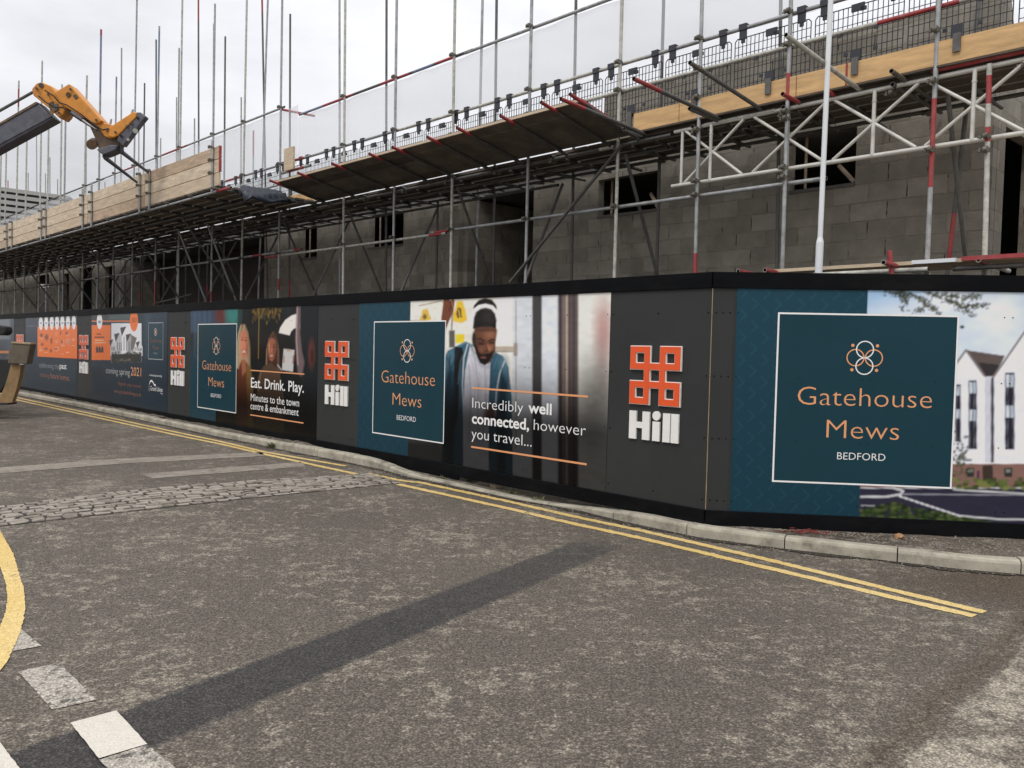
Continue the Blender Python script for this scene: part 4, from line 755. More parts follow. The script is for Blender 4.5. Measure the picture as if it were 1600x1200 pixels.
# ---- raised logo signs: looped orange square knot over four white letters
def knot_cells(o=0.0):
    L_ = [-o, 0.105 - o, 0.105 + o]; ringsq = [(0, 0.395), (0.605, 1.0)]; T_ = 0.105
    rects = [(x0, x1, y0, y1) for (x0, x1) in ringsq for (y0, y1) in ringsq] + [(0.29, 0.71, 0.29, 0.71)]
    g_ = sorted({round(v_, 4) for x0, x1, *_ in rects for v_ in (x0 - o, x0 + T_ + o, x1 - T_ - o, x1 + o)}); 
    def filled(x, y):
        for x0, x1, y0, y1 in rects:
            if x0 - o < x < x1 + o and y0 - o < y < y1 + o and not (x0 + T_ + o < x < x1 - T_ - o and y0 + T_ + o < y < y1 - T_ - o): return True
        return False
    return g_, filled
def logo(fr, a0, a1, zk0, zk1, zl0, zl1, label):
    t = thing('logo_sign', fr.P((a0 + a1) / 2, zl0), label, 'sign', 'raised logo signs on the hoarding')
    w, h = a1 - a0, zk1 - zk0
    for nm, o, d0, d1, m in (('lit_edge_backing', 0.014, 0.004, 0.024, 'white'), ('knot_emblem', 0.0, 0.0245, 0.034, 'orange')):  # white plate behind the knot stands in for its lit edges
        gs, fl = knot_cells(o); mb = MB(); n = len(gs) - 1; C = lambda i, j: 0 <= i < n and 0 <= j < n and fl((gs[i] + gs[i + 1]) / 2, (gs[j] + gs[j + 1]) / 2)
        P = lambda x, y, d: fr.P(a0 + x * w, zk0 + y * h, d)
        for i in range(n):
            for j in range(n):
                if not C(i, j): continue
                x0, x1, y0, y1 = gs[i], gs[i + 1], gs[j], gs[j + 1]
                mb.add([P(x0, y0, d1), P(x1, y0, d1), P(x1, y1, d1), P(x0, y1, d1)], [(0, 1, 2, 3)], m)
                for ii, jj, q in ((i - 1, j, ((x0, y0), (x0, y1))), (i + 1, j, ((x1, y0), (x1, y1))), (i, j - 1, ((x0, y0), (x1, y0))), (i, j + 1, ((x0, y1), (x1, y1)))):
                    if not C(ii, jj): mb.add([P(*q[0], d0), P(*q[1], d0), P(*q[1], d1), P(*q[0], d1)], [(0, 1, 2, 3)], m)
        mb.build(nm, t)
    # letters H i l l
    H_ = zl1 - zl0; b = lambda x0, x1, y0, y1, mb: frame_box(fr, a0 + x0 * w, a0 + x1 * w, zl0 + y0 * H_, zl0 + y1 * H_, 0.003, 0.024, 'white', mb)
    mb = MB(); b(0.0, 0.145, 0, 1, mb); b(0.275, 0.42, 0, 1, mb); b(0.145, 0.275, 0.40, 0.62, mb); mb.build('letter', t)
    mb = MB(); b(0.485, 0.625, 0, 0.68, mb); r = 0.077 * w; mb.prism([fr.P(a0 + 0.555 * w + r * math.cos(q), zl0 + 0.885 * H_ + r * math.sin(q), 0.003) for q in np.linspace(0, 2 * math.pi, 21)[:-1]], fr.n * 0.021, 'white'); mb.build('letter', t)
    for x in (0.69, 0.855): mb = MB(); b(x, x + 0.14, 0, 1, mb); mb.build('letter', t)
    return t
def logo_px(xl, xr, yt, yb, lt, lb, label):
    a0, _ = FL.hit((xl, 600)); a1, _ = FL.hit((xr, 600)); _, z1 = FL.hit((xl, yt)); _, z0 = FL.hit((xl, yb)); _, l1 = FL.hit((xl, lt)); _, l0 = FL.hit((xl, lb)); logo(FL, a0, a1, z0, z1, l0, l1, label)
logo_px(987, 1064.5, 541, 629.5, 641, 684.5, 'large orange knot and white lettering sign nearest the hoarding corner')
logo_px(509.8, 545, 533.5, 592, 601, 631, 'orange knot sign between the women poster and the headphones man poster')
logo_px(268.5, 288.5, 527.5, 573, 578.5, 601, 'orange knot sign between the spring announcement and the women poster')
logo_px(125.3, 138.2, 524, 560.5, 565.3, 582.5, 'small distant orange knot sign between the timeline and spring posters')
logo_px(27.0, 37.0, 523, 556, 560, 577, 'farthest orange knot sign, half hidden behind the muddy machine foot')

# ================================================================== BUILDING SHELL
VW = 3.45
bld = thing('block_building', W(5, VW, 0), 'unfinished grey concrete block building standing behind the scaffold', 'building')
def uvw(q): d = q - O; return (float(d @ S) + float(d @ V) * 0.97, float(q[2]))
def wall(name, s0, s1, z0, z1, holes, v0=VW, th=0.14, m='block', tops=None):
    cs = sorted({s0, s1, *[h[0] for h in holes if s0 < h[0] < s1], *[h[1] for h in holes if s0 < h[1] < s1]}); cz = sorted({z0, z1, *[h[2] for h in holes if z0 < h[2] < z1], *[h[3] for h in holes if z0 < h[3] < z1]})
    mb = MB()
    F_ = lambda i, j: 0 <= i < len(cs) - 1 and 0 <= j < len(cz) - 1 and not any(h[0] < (cs[i] + cs[i + 1]) / 2 < h[1] and h[2] < (cz[j] + cz[j + 1]) / 2 < h[3] for h in holes)
    for i in range(len(cs) - 1):
        for j in range(len(cz) - 1):
            if not F_(i, j): continue
            a0, a1, b0, b1 = cs[i], cs[i + 1], cz[j], cz[j + 1]
            mb.add([W(a0, v0, b0), W(a1, v0, b0), W(a1, v0, b1), W(a0, v0, b1)], [(0, 1, 2, 3)], m); mb.add([W(a0, v0 + th, b0), W(a1, v0 + th, b0), W(a1, v0 + th, b1), W(a0, v0 + th, b1)], [(0, 1, 2, 3)], m)
            for ii, jj, q in ((i - 1, j, ((a0, b0), (a0, b1))), (i + 1, j, ((a1, b0), (a1, b1))), (i, j - 1, ((a0, b0), (a1, b0))), (i, j + 1, ((a0, b1), (a1, b1)))):
                if not F_(ii, jj): mb.add([W(q[0][0], v0, q[0][1]), W(q[1][0], v0, q[1][1]), W(q[1][0], v0 + th, q[1][1]), W(q[0][0], v0 + th, q[0][1])], [(0, 1, 2, 3)], m)
    return mb.build(name, bld, uv=uvw)
wall('wall', -1.3, 4.34, 0, 5.78, [(0.24, 1.12, 3.9, 4.62), (3.25, 4.42, 3.9, 4.47)])
wall('wall', 4.345, 5.88, 0, 4.56, [(4.34, 4.42, 3.9, 4.47)])
wall('wall', 7.62, 15.68, 0, 4.56, [(9.66, 10.9, 3.86, 4.56), (13.08, 13.86, 3.82, 4.56)])
wall('wall', 26.0, 58.0, 0, 4.56, [(26.9, 27.9, 0, 4.4), (29.4, 30.9, 0, 4.5), (32.2, 33.0, 2.2, 4.4), (35, 37, 0, 4.5)])
# gable piece standing up at the right end, and the end wall
mb = MB(); mb.prism([W(-1.0, VW + 0.002, 5.782), W(-1.30, VW + 0.002, 5.782), W(-1.30, VW + 0.002, 6.7), W(-1.0, VW + 0.002, 6.7)], V * 0.14, 'block'); mb.build('pier', bld, uv=uvw)
mb = MB(); mb.prism([W(-1.302, VW + 0.15, 4.4), W(-1.302, 10, 4.4), W(-1.302, 10, 5.3), W(-1.302, 4.05, 5.4), W(-1.302, VW + 0.15, 6.3)], S * 0.14, 'block')
for v0_, v1_ in ((VW + 0.15, 3.86), (5.0, 10.0)): mb.prism([W(-1.302, v0_, 0), W(-1.302, v1_, 0), W(-1.302, v1_, 4.399), W(-1.302, v0_, 4.399)], S * 0.14, 'block')
mb.build('end_wall', bld, uv=uvw)
# returns at the openings, floor slab, dark interior linings
for s_ in (5.74, 7.62, 15.54, 26.0): mb = MB(); mb.slab(s_, s_ + 0.14, VW + 0.142, 5.4, 0, 4.55, 'block'); mb.build('return_wall', bld, uv=uvw)
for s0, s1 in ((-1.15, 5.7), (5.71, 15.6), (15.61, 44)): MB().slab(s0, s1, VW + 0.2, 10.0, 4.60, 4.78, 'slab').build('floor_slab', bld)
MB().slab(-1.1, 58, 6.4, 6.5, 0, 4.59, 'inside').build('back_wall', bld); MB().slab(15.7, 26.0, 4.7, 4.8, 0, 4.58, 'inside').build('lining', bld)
# stair tower stub of paler block in the recess and timber frames in windows
mb = MB(); mb.slab(7.75, 8.25, VW - 0.12, VW - 0.002, 0, 4.42, 'block'); mb.build('pier', bld, uv=uvw)
for s0, s1, z0, z1 in ((0.24, 1.12, 3.9, 4.62), (3.25, 4.42, 3.9, 4.47), (9.66, 10.9, 3.86, 4.56), (13.08, 13.86, 3.82, 4.56)):
    mb = MB(); mb.slab(s0, s1, VW - 0.02, VW + 0.16, z0 - 0.045, z0 - 0.002, 'slab'); mb.build('window_sill', bld)
    mb = MB(); mb.tube(W(s1 - 0.12, VW + 0.2, z0), W(s1 - 0.12, VW + 0.2, z1), 0.02, 'board', hollow=False); mb.tube(W(s0 + 0.05, VW + 0.1, z0 + 0.02), W(s0 + 0.35, VW + 0.3, z0 + 0.3), 0.03, 'board', hollow=False); mb.build('window_prop', bld)

# ================================================================== SCAFFOLD
VO, VI = 2.10, 3.15
scf = thing('scaffold', W(6, VO, 0), 'tall tube and board scaffold with galvanised poles along the block building', 'scaffold')
def coupler(parent, p, ax=S, r=0.031, name='coupler'):
    mb = MB(); mb.tube(p - Z * 0.02, p + Z * 0.02, r, 'rust', n=10, hollow=False)
    q = p - V * 0.055; mb.tube(q - ax * 0.02, q + ax * 0.02, r, 'rust', n=10, hollow=False); mb.box(p - V * 0.05 + ax * 0.05, ax * 0.01, V * 0.012, Z * 0.022, 'rust'); mb.tube(p + ax * 0.03 - V * 0.02, p + ax * 0.085 - V * 0.03, 0.009, 'rust', n=6, hollow=False)
    return mb.build(name, parent)
def pole(pxt, pxb, v, segs=(), m='galv', zb=0.0, ztop=None, cz=(), parent=None, r=0.0242):
    s1, z1 = hv(pxt, v); s0, z0 = hv(pxb, v); 
    if ztop: t = (ztop - z0) / (z1 - z0); s1 = s0 + (s1 - s0) * t; z1 = ztop
    t = (zb - z0) / (z1 - z0); sb = s0 + (s1 - s0) * t
    sg = []
    for a_, b_, mm in segs: sg.append(((a_ - zb) / (z1 - zb), (b_ - zb) / (z1 - zb), mm))
    o = MB().tube(W(sb, v, zb), W(s1, v, z1), r, m, sg, n=10).build('standard', parent or scf)
    for c in cz: coupler(o, W(sb + (s1 - sb) * (c - zb) / (z1 - zb), v, c))
    return o
CZ = (3.70, 5.25, 5.62, 6.55); CZL = (3.70, 5.62, 6.83)
# outer row, right to left
pole((1546, 100), (1538, 430), VO - 0.06, [(4.18, 4.45, 'red'), (3.82, 3.96, 'red')], 'galv_pale', cz=(3.87, 3.74))
pole((1467, 0), (1449, 400), VO - 0.06, [(3.45, 4.33, 'red')], 'galv', ztop=7.6, cz=(3.82, 4.5, 5.0, 5.45))
pole((1236, 0), (1222, 425), VO - 0.06, [(4.62, 4.93, 'red')], 'galv', ztop=8.2, cz=(3.87, 3.76, 4.42, 4.5, 5.25, 5.62))
pole((1097, 0), (1086, 425), VO - 0.06, [(0, 2.98, 'red')], 'galv', ztop=8.5, cz=(3.70, 3.87, 4.5, 4.9, 5.25, 5.62))
pole((972, 0), (960, 432), VO - 0.06, (), 'galv_pale', ztop=8.7, cz=CZ)
pole((831, 0), (821, 440), VO - 0.06, [(0, 2.6, 'red')], 'galv', ztop=9.0, cz=CZ)
pole((711, 0), (704, 447), VO - 0.06, (), 'galv_pale', ztop=9.2, cz=CZ)
pole((620, 0), (614, 452), VO - 0.06, (), 'galv', ztop=9.2, cz=CZ)
pole((539.5, 0), (536, 457), VO - 0.06, (), 'galv_pale', ztop=9.6, cz=CZ)
pole((441, 0), (435, 461), VO - 0.06, [(2.9, 3.15, 'red')], 'galv', ztop=10, cz=CZL)
pole((385.7, 0), (377, 462), VO - 0.06, (), 'galv_pale', ztop=10.4, cz=CZL)
pole((336, 6), (330, 466), VO - 0.06, [(2.75, 3.0, 'red')], 'galv', cz=CZL)
pole((285, 0), (278, 470), VO - 0.06, (), 'galv_pale', ztop=11, cz=CZL)
pole((249, 41), (242, 473), VO - 0.06, [(2.7, 3.4, 'red'), (9, 10.2, 'blue')], 'galv', cz=CZL)
pole((214, 0), (206, 475), VO - 0.06, [(11.5, 12.5, 'red')], 'galv', ztop=12.5, cz=CZL)
pole((182, 120), (176, 477), VO - 0.06, [(9.4, 9.9, 'blue')], 'galv', cz=CZL)
pole((158, 46), (152, 479), VO - 0.06, [(11.3, 12.1, 'red'), (9.5, 11.3, 'blue')], 'galv', cz=CZL, r=0.03)
pole((136, 118), (128, 481), VO - 0.06, (), 'galv_pale', cz=CZL, r=0.03)
for xt, yt, xb in ((103, 150, 98), (97, 132, 92), (66, 95, 60), (76, 197, 72), (29.5, 126, 23), (42, 218, 37), (10, 232, 5), (2, 232, -4)):
    pole((xt, yt), (xb, 486), VO - 0.06, [(11, 11.7, 'red')] if xt == 29.5 else (), random.choice(['galv', 'galv_pale']), cz=(3.70,), r=0.03)
# inner row
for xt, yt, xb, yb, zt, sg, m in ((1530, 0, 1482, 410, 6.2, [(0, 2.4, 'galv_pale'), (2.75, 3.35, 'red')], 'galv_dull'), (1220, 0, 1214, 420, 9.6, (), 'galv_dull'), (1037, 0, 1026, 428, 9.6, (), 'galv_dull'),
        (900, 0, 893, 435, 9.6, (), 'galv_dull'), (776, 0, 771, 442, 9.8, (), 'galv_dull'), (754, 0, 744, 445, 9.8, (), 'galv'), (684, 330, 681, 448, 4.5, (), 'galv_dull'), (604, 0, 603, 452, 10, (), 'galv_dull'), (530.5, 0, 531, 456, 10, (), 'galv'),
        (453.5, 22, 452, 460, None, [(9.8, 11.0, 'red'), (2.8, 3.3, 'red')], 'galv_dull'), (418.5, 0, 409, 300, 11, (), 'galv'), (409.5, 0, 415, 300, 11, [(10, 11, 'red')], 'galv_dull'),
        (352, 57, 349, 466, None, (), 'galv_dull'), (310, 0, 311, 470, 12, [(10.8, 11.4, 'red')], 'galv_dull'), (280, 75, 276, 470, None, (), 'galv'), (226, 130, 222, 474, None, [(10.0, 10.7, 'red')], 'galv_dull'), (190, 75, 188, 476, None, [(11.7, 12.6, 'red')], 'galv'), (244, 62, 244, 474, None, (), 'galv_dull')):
    o = pole((xt, yt), (xb, yb), VI, sg, m, ztop=zt)

def hbar(name, s0, s1, v, z, m='galv', segs=(), parent=scf, r=0.0242):
    sg = [((a_ - s0) / (s1 - s0), (b_ - s0) / (s1 - s0), mm) for a_, b_, mm in segs]
    return MB().tube(W(s0, v, z), W(s1, v, z), r, m, sg).build(name, parent)
hbar('ledger', -0.05, 7.0, VO, 3.70, 'galv', [(6.5, 6.9, 'red')]); hbar('ledger', 6.6, 13.0, VO + 0.0, 3.66, 'galv_pale', [(6.7, 7.05, 'red'), (12.3, 13.0, 'red')]); hbar('ledger', 11.4, 26, VO, 3.735, 'galv', [(11.4, 11.7, 'red'), (13.1, 13.6, 'red'), (19.2, 19.8, 'red')]); hbar('ledger', 25.6, 44, VO, 3.71, 'galv_dull')
hbar('guard_rail', -4.0, 2.5, VO, 5.615, 'galv', [(-2.4, -1.2, 'galv_pale')]); hbar('guard_rail', 2.3, 8.2, VO + 0.005, 5.62, 'galv_pale'); hbar('guard_rail', 8.0, 11.6, VO, 5.62, 'galv'); hbar('guard_rail', 12.3, 24.0, VO, 5.62, 'galv', [(14.2, 15.0, 'red')]); hbar('guard_rail', 23.8, 44.0, VO, 5.62, 'galv')
hbar('guard_rail', -4.0, 4.5, VO, 5.255, 'galv_pale', [(-1.35, -0.55, 'red')]); hbar('guard_rail', 4.4, 11.0, VO, 5.25, 'galv'); hbar('guard_rail', 11.2, 15.5, VO, 5.20, 'galv')
hbar('sheet_rail', -1.0, 6.2, VO, 6.55, 'galv'); hbar('sheet_rail', 6.0, 9.9, VO, 6.555, 'galv_dull', [(6.45, 6.95, 'red'), (7.0, 7.6, 'blue'), (7.7, 8.6, 'red'), (9.5, 9.9, 'red')]); hbar('sheet_rail', 9.7, 11.55, VO, 6.55, 'red', [(10.6, 11.5, 'blue')])
hbar('sheet_rail', 12.2, 24.0, VO, 6.84, 'galv', [(17.3, 19.0, 'red'), (20.8, 22.0, 'red')]); hbar('sheet_rail', 23.8, 44, VO, 6.83, 'galv_dull')
MB().tube(W(12.3, VO - 0.05, 6.8), W(11.55, VO + 0.35, 6.6), 0.0242, 'red').build('sheet_rail', scf)
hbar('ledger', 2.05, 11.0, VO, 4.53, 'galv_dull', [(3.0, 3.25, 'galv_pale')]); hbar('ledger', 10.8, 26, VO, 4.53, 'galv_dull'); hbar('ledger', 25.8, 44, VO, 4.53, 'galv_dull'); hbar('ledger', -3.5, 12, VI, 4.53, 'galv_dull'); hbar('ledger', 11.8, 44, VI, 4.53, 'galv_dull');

# decking: boards along the run, laid with open joints
def board(name, s0, s1, v0, v1, z0, z1, m, parent): return MB().slab(s0, s1, v0, v1, z0, z1, m).build(name, parent)
rb = random.Random(3)
for k in range(4):
    s_ = -4.0 - rb.uniform(0, 1.2)
    while s_ < 44:
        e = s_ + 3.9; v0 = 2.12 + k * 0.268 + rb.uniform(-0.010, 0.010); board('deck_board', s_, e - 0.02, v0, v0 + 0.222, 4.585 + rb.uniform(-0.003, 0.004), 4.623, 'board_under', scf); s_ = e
for s_ in np.arange(-3.2, 44, 1.22):
    v0 = {1: 1.6}.get(0, 2.0); MB().tube(W(s_, 2.02, 4.555), W(s_, 3.38, 4.555), 0.0242, 'galv_dull').build('transom', scf)
    if s_ < 20: o_ = [q_ for q_ in scf.children if q_.name.startswith('transom')][-1]; coupler(o_, W(s_ + 0.04, VI, 4.50)); coupler(o_, W(s_ + 0.04, VO + 0.05, 4.495))
# transoms whose ends stick out beside the beam
for s_, ve, m in ((1.365, 1.49, 'galv_dull'), (0.297, 1.70, 'red'), (-0.86, 1.74, 'rust'), (2.50, 1.69, 'galv'), (-0.10, 1.95, 'red')):
    MB().tube(W(s_, ve, 4.60), W(s_, 2.9, 4.562), 0.0242, m, [(0.3, 1, 'galv_dull')]).build('transom', scf)
s_ = 2.7
while s_ < 43:
    e = s_ + rb.uniform(0.7, 2.2); v0 = 2.0 + rb.uniform(-0.03, 0.02); board('slot_board', s_, e, v0, v0 + 0.15, 4.645, 4.675, rb.choice(['board', 'bay_board', 'board_under']), scf); s_ = e + rb.uniform(0.15, 0.6)
# toe boards beside the top deck
for s0, s1, dz in ((1.9, 2.62, 0.0), (0.32, 1.89, 0.0), (-0.25, 0.31, 0.0), (-4.0, -0.26, 0.0)):
    bevel(MB().slab(s0, s1, 2.03, 2.068, 4.65, 4.885, 'toe').build('toe_board', scf), 0.003)
board('board_end', -0.275, -0.26, 2.026, 2.072, 4.648, 4.887, 'red', scf)
MB().slab(-4, 2.6, 2.02, 2.15, 4.626, 4.645, 'board_under').build('sole_board', scf)
hbar('ledger', -3.8, -1.12, VO - 0.02, 4.63, 'red', r=0.03)
board('toe_board', 10.9, 12.3, 2.03, 2.068, 4.65, 4.88, 'toe', scf)
# the lift turns the building's corner: boards running square to the street
for k in range(5):
    v_ = 3.45
    while v_ < 9.5: MB().slab(-3.2 + k * 0.25, -3.2 + k * 0.25 + 0.222, v_, v_ + 3.0, 4.585, 4.623, 'board_under').build('deck_board', scf); v_ += 3.02
for v_ in (3.6, 4.8, 6.0, 7.2): MB().tube(W(-3.4, v_, 4.555), W(-1.75, v_, 4.555), 0.0242, 'galv_dull').build('transom', scf)
for v_ in (5.0, 7.0): MB().tube(W(-2.0, v_, 0), W(-2.0, v_, 5.8), 0.0242, 'galv_dull').build('standard', scf)
# in-plane and cross braces
def braceS(p0, p1, v, m='galv_dull', name='brace'): (s0, z0), (s1, z1) = hv(p0, v), hv(p1, v); MB().tube(W(s0, v, z0), W(s1, v, z1), 0.0242, m).build(name, scf)
braceS((972, 226), (797, 441), VO - 0.11)
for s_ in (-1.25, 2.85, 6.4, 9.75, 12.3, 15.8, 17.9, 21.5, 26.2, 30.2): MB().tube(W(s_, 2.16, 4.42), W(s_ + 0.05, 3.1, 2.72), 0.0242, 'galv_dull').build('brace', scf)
braceS((300, 460), (240, 475), VO + 0.05); braceS((80, 460), (58, 485), VO + 0.05, 'galv')
for k_, s_ in enumerate(np.arange(-2.6, 30, 1.22)): MB().tube(W(s_, 2.3 + 0.2 * (k_ % 3), 4.50), W(s_ + rb.uniform(-0.05, 0.05), 3.42, 4.50), 0.0242, 'galv_dull', [(0.82, 1, 'rust')]).build('transom', scf)
hbar('ledger', 2.4, 12, VO + 0.42, 4.50, 'galv_dull'); hbar('ledger', 11.7, 30, VO + 0.5, 4.50, 'galv_dull'); hbar('ledger', 5, 16, VI - 0.02, 4.42, 'galv_dull')
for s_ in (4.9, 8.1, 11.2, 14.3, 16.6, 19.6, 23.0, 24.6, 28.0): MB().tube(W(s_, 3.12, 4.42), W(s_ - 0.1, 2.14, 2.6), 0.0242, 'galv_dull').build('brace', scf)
for s_ in (16.7, 18.8, 20.3, 22.0, 24.0, 25.4): MB().tube(W(s_, 3.3, 0), W(s_, 3.3, 4.5), 0.0242, 'galv_dull', [(0.6, 0.75, 'red')] if s_ in (18.8, 24.0) else ()).build('standard', scf)
# lattice beam
lb_s, n_s = 2.0, [1.45, 0.43, -0.55, -1.52, -2.5, -3.5]
MB().tube(W(2.0, VO, 4.555), W(-4, VO, 4.555), 0.0242, 'alu', [(0.05, 0.22, 'red')][:0]).build('beam_chord', scf); MB().tube(W(2.02, VO, 3.868), W(-4, VO, 3.868), 0.0242, 'alu').build('beam_chord', scf)
MB().tube(W(1.88, VO, 3.87), W(1.88, VO, 4.55), 0.02, 'alu', hollow=False).build('beam_strut', scf)
for k, s_ in enumerate(n_s):
    MB().tube(W(s_, VO - 0.01, 3.87), W(s_, VO - 0.01, 4.55), 0.021, 'alu', hollow=False).build('beam_strut', scf)
    MB().tube(W(s_, VO - 0.01, 4.43), W(s_, VO - 0.01, 4.445), 0.026, 'alu', hollow=False).build('beam_strut', scf)
    for a_, b_, off in ((0.44, -0.44, 0.0), (-0.44, 0.44, 0.002)):
        s0, s1 = s_ + a_, s_ + b_
        if k == 0: s0 = min(s0, 1.83); s1 = min(s1, 1.83)
        MB().tube(W(s0, VO + off, 4.535), W(s1, VO + off, 3.888), 0.0185, 'alu', hollow=False).build('beam_diagonal', scf)
MB().tube(W(1.55, VO - 0.003, 4.562), W(0.6, VO - 0.003, 4.562), 0.0243, 'galv_pale', hollow=False).build('beam_sleeve', scf)

# low platform above the hoarding's right-hand corner
for k in range(3): board('deck_board', -3.6, 0.35 - k * 0.1, 1.75 + k * 0.235, 1.97 + k * 0.235, 2.655, 2.69, 'bay_board', scf)
hbar('ledger', -1.30, 0.6, 1.72, 2.60, 'galv_pale'); hbar('ledger', -3.6, -1.5, 1.80, 2.60, 'galv_dull')
for s_, ve in ((0.62, 1.45), (0.32, 1.5), (-0.98, 1.45), (-1.75, 1.7)): MB().tube(W(s_, ve, 2.66), W(s_, 2.6, 2.63), 0.0242, 'galv_pale', [(0, 0.28, 'red')]).build('transom', scf)
MB().tube(W(-0.98, 1.68, 2.5), W(-0.94, 1.68, 2.80), 0.0242, 'red').build('stub_tube', scf)
board('board_end', -1.55, -1.15, 1.70, 1.745, 2.655, 2.692, 'white_post', scf); board('board_end', -2.6, -1.6, 1.70, 1.745, 2.66, 2.70, 'red', scf)

# upright board clamped to the rails beside the corner of the sheet
s0, z0 = hv((446, 268), VO - 0.1); s1, z1 = hv((461, 229), VO - 0.1)
ub = tag(MB().slab(min(s0, s1), max(s0, s1), VO - 0.14, VO - 0.10, z0, z1, 'bay_board').build('upright_board'), 'short pale timber board standing upright, tied to rails where the white sheet turns', 'board')
for z_ in (z1 - 0.25, z0 + 0.02): MB().tube(W(s0 + 0.3, VO - 0.02, z_), W(s1 - 0.5, VO - 0.02, z_), 0.0242, 'galv', [(0.2, 0.8, 'red')]).build('guard_rail', scf)

# ---- protection fan
fan = thing('protection_fan', W(6.5, VO, 4.56), 'dark boarded fan tilted out over the hoarding on red-ended tubes', 'scaffold fan')
def fanp(s, t): return W(s, VO - 0.02 - 1.10 * t, 4.575 + 0.235 * t)    # t=0 at the standards, 1 at the outer edge
for k in range(5):
    t0, t1 = 0.095 + k * 0.182, 0.095 + k * 0.182 + 0.173
    for s0, s1 in ((2.62, 6.5), (6.52, 10.45)):
        s0 += 0.0 if s0 < 3 else rb.uniform(-0.03, 0.03)
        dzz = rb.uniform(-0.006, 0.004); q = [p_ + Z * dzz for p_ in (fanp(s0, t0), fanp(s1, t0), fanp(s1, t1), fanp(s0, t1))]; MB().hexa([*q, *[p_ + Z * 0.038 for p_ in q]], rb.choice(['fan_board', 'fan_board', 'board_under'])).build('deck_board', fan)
q = [fanp(2.60, 0.05), fanp(2.618, 0.05), fanp(2.618, 1.0), fanp(2.60, 1.0)]; MB().hexa([*[p_ - Z * 0.004 for p_ in q], *[p_ + Z * 0.042 for p_ in q]], 'red').build('board_end', fan)
fe = MB(); q = [fanp(2.62, 1.0), fanp(10.45, 1.0), fanp(10.45, 1.012), fanp(2.62, 1.012)]; fe.hexa([*[p_ + Z * 0.002 for p_ in q], *[p_ + Z * 0.036 for p_ in q]], 'bay_board').build('edge_batten', fan)
for s_, te in ((2.56, 1.24), (3.05, 1.24), (3.85, 1.2), (4.75, 1.2), (5.46, 1.18), (6.35, 1.17), (7.0, 1.16), (8.1, 1.17), (9.25, 1.17), (10.3, 1.17)):
    a_, b_ = fanp(s_, -0.02), fanp(s_, te); MB().tube(a_ - Z * 0.03, b_ - Z * 0.03, 0.0242, 'galv_dull', [(0.80, 1, 'red')]).build('fan_tube', fan)
# arms of the fan that carry no boards, on the right
for s_, ve, ze, m, sg in ((-0.375, 0.51, 4.74, 'galv_pale', ()), (0.778, 0.63, 4.78, 'galv_dull', [(0, 0.18, 'rust')]), (1.337, 0.40, 4.68, 'galv_dull', [(0, 0.28, 'red')]), (2.46, 0.45, 4.70, 'galv_dull', [(0, 0.25, 'red')])):
    MB().tube(W(s_, ve, ze), W(s_, VO + 0.05, 4.60), 0.0242, m, sg).build('fan_tube', fan)

# ---- loading bay on the left
bay = thing('loading_bay', W(20, 0.6, 4.6), 'timber fronted loading bay jutting from the scaffold at upper left', 'loading bay')
B0 = hv((344, 262), 0.0)[0]
for k in range(8):
    s_ = B0 + rb.uniform(0.0, 0.1)
    while s_ < 43:
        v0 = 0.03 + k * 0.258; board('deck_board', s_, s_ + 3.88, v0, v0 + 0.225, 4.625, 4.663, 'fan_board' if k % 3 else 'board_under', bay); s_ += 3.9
jx = [(344, 331), (331, 225), (225, 137.5), (137.5, 68), (68, 14), (14, -45)]
sj = [B0] + [hv((x, 330), -0.02)[0] for x in (226, 137, 68, 14)] + [34.0, 38.5, 43]
for i in range(len(sj) - 1):
    for k in range(3):
        bevel(board('front_board', sj[i] + 0.01 + rb.uniform(0, 0.02), sj[i + 1] - 0.01, -0.02, 0.02, 4.66 + k * 0.245, 4.66 + k * 0.245 + 0.232, rb.choice(['bay_board', 'bay_board', 'bay_board_old', 'bay_board_pale']), bay), 0.003)
for k in (1, 2): board('board_end', B0 - 0.012, B0 + 0.012, -0.023, 0.023, 4.658 + k * 0.245, 4.66 + k * 0.245 + 0.234, 'red', bay)
for x, zt in ((331, 5.5), (233, 5.42), (218, 5.42), (143, 5.62), (129, 5.55), (71, 5.5), (64, 5.5), (18, 5.45), (10, 5.45)):
    s_ = hv((x, 330), -0.05)[0]; o = MB().tube(W(s_, -0.05, 4.55), W(s_, -0.05, zt), 0.0242, 'galv').build('upright', bay)
    for z_ in (4.9, 5.14, 5.38): coupler(o, W(s_, -0.05, z_))
hbar('edge_ledger', B0 - 0.4, 25, 0.03, 4.57, 'galv', [(B0 - 0.4, B0 + 0.2, 'red')], parent=bay); hbar('edge_ledger', 24.8, 43, 0.03, 4.57, 'galv', parent=bay); hbar('edge_ledger', B0 - 0.2, 43, 0.85, 4.55, 'galv_dull', parent=bay)
for s_ in np.arange(B0 + 0.1, 43, 1.2): MB().tube(W(s_, -0.12, 4.598), W(s_, 2.1, 4.598), 0.0242, 'galv_dull', [(0, 0.12, 'rust')]).build('bay_transom', bay)
for px_ in ((285, 325), (205, 355), (133, 364), (81, 376), (29, 389), (0, 400)):
    s_ = hv(px_, 0.82)[0]; MB().tube(W(s_, 0.80, 4.56), W(s_, 2.06, 2.86), 0.0242, 'galv_dull', [(0, 0.12, 'rust')]).build('raker', bay)
for px_ in ((327, 362), (282, 365)):
    s_ = hv(px_, 1.6)[0]; MB().tube(W(s_, 1.55, 4.50), W(s_, 2.3, 2.7), 0.0242, 'galv').build('raker', bay)
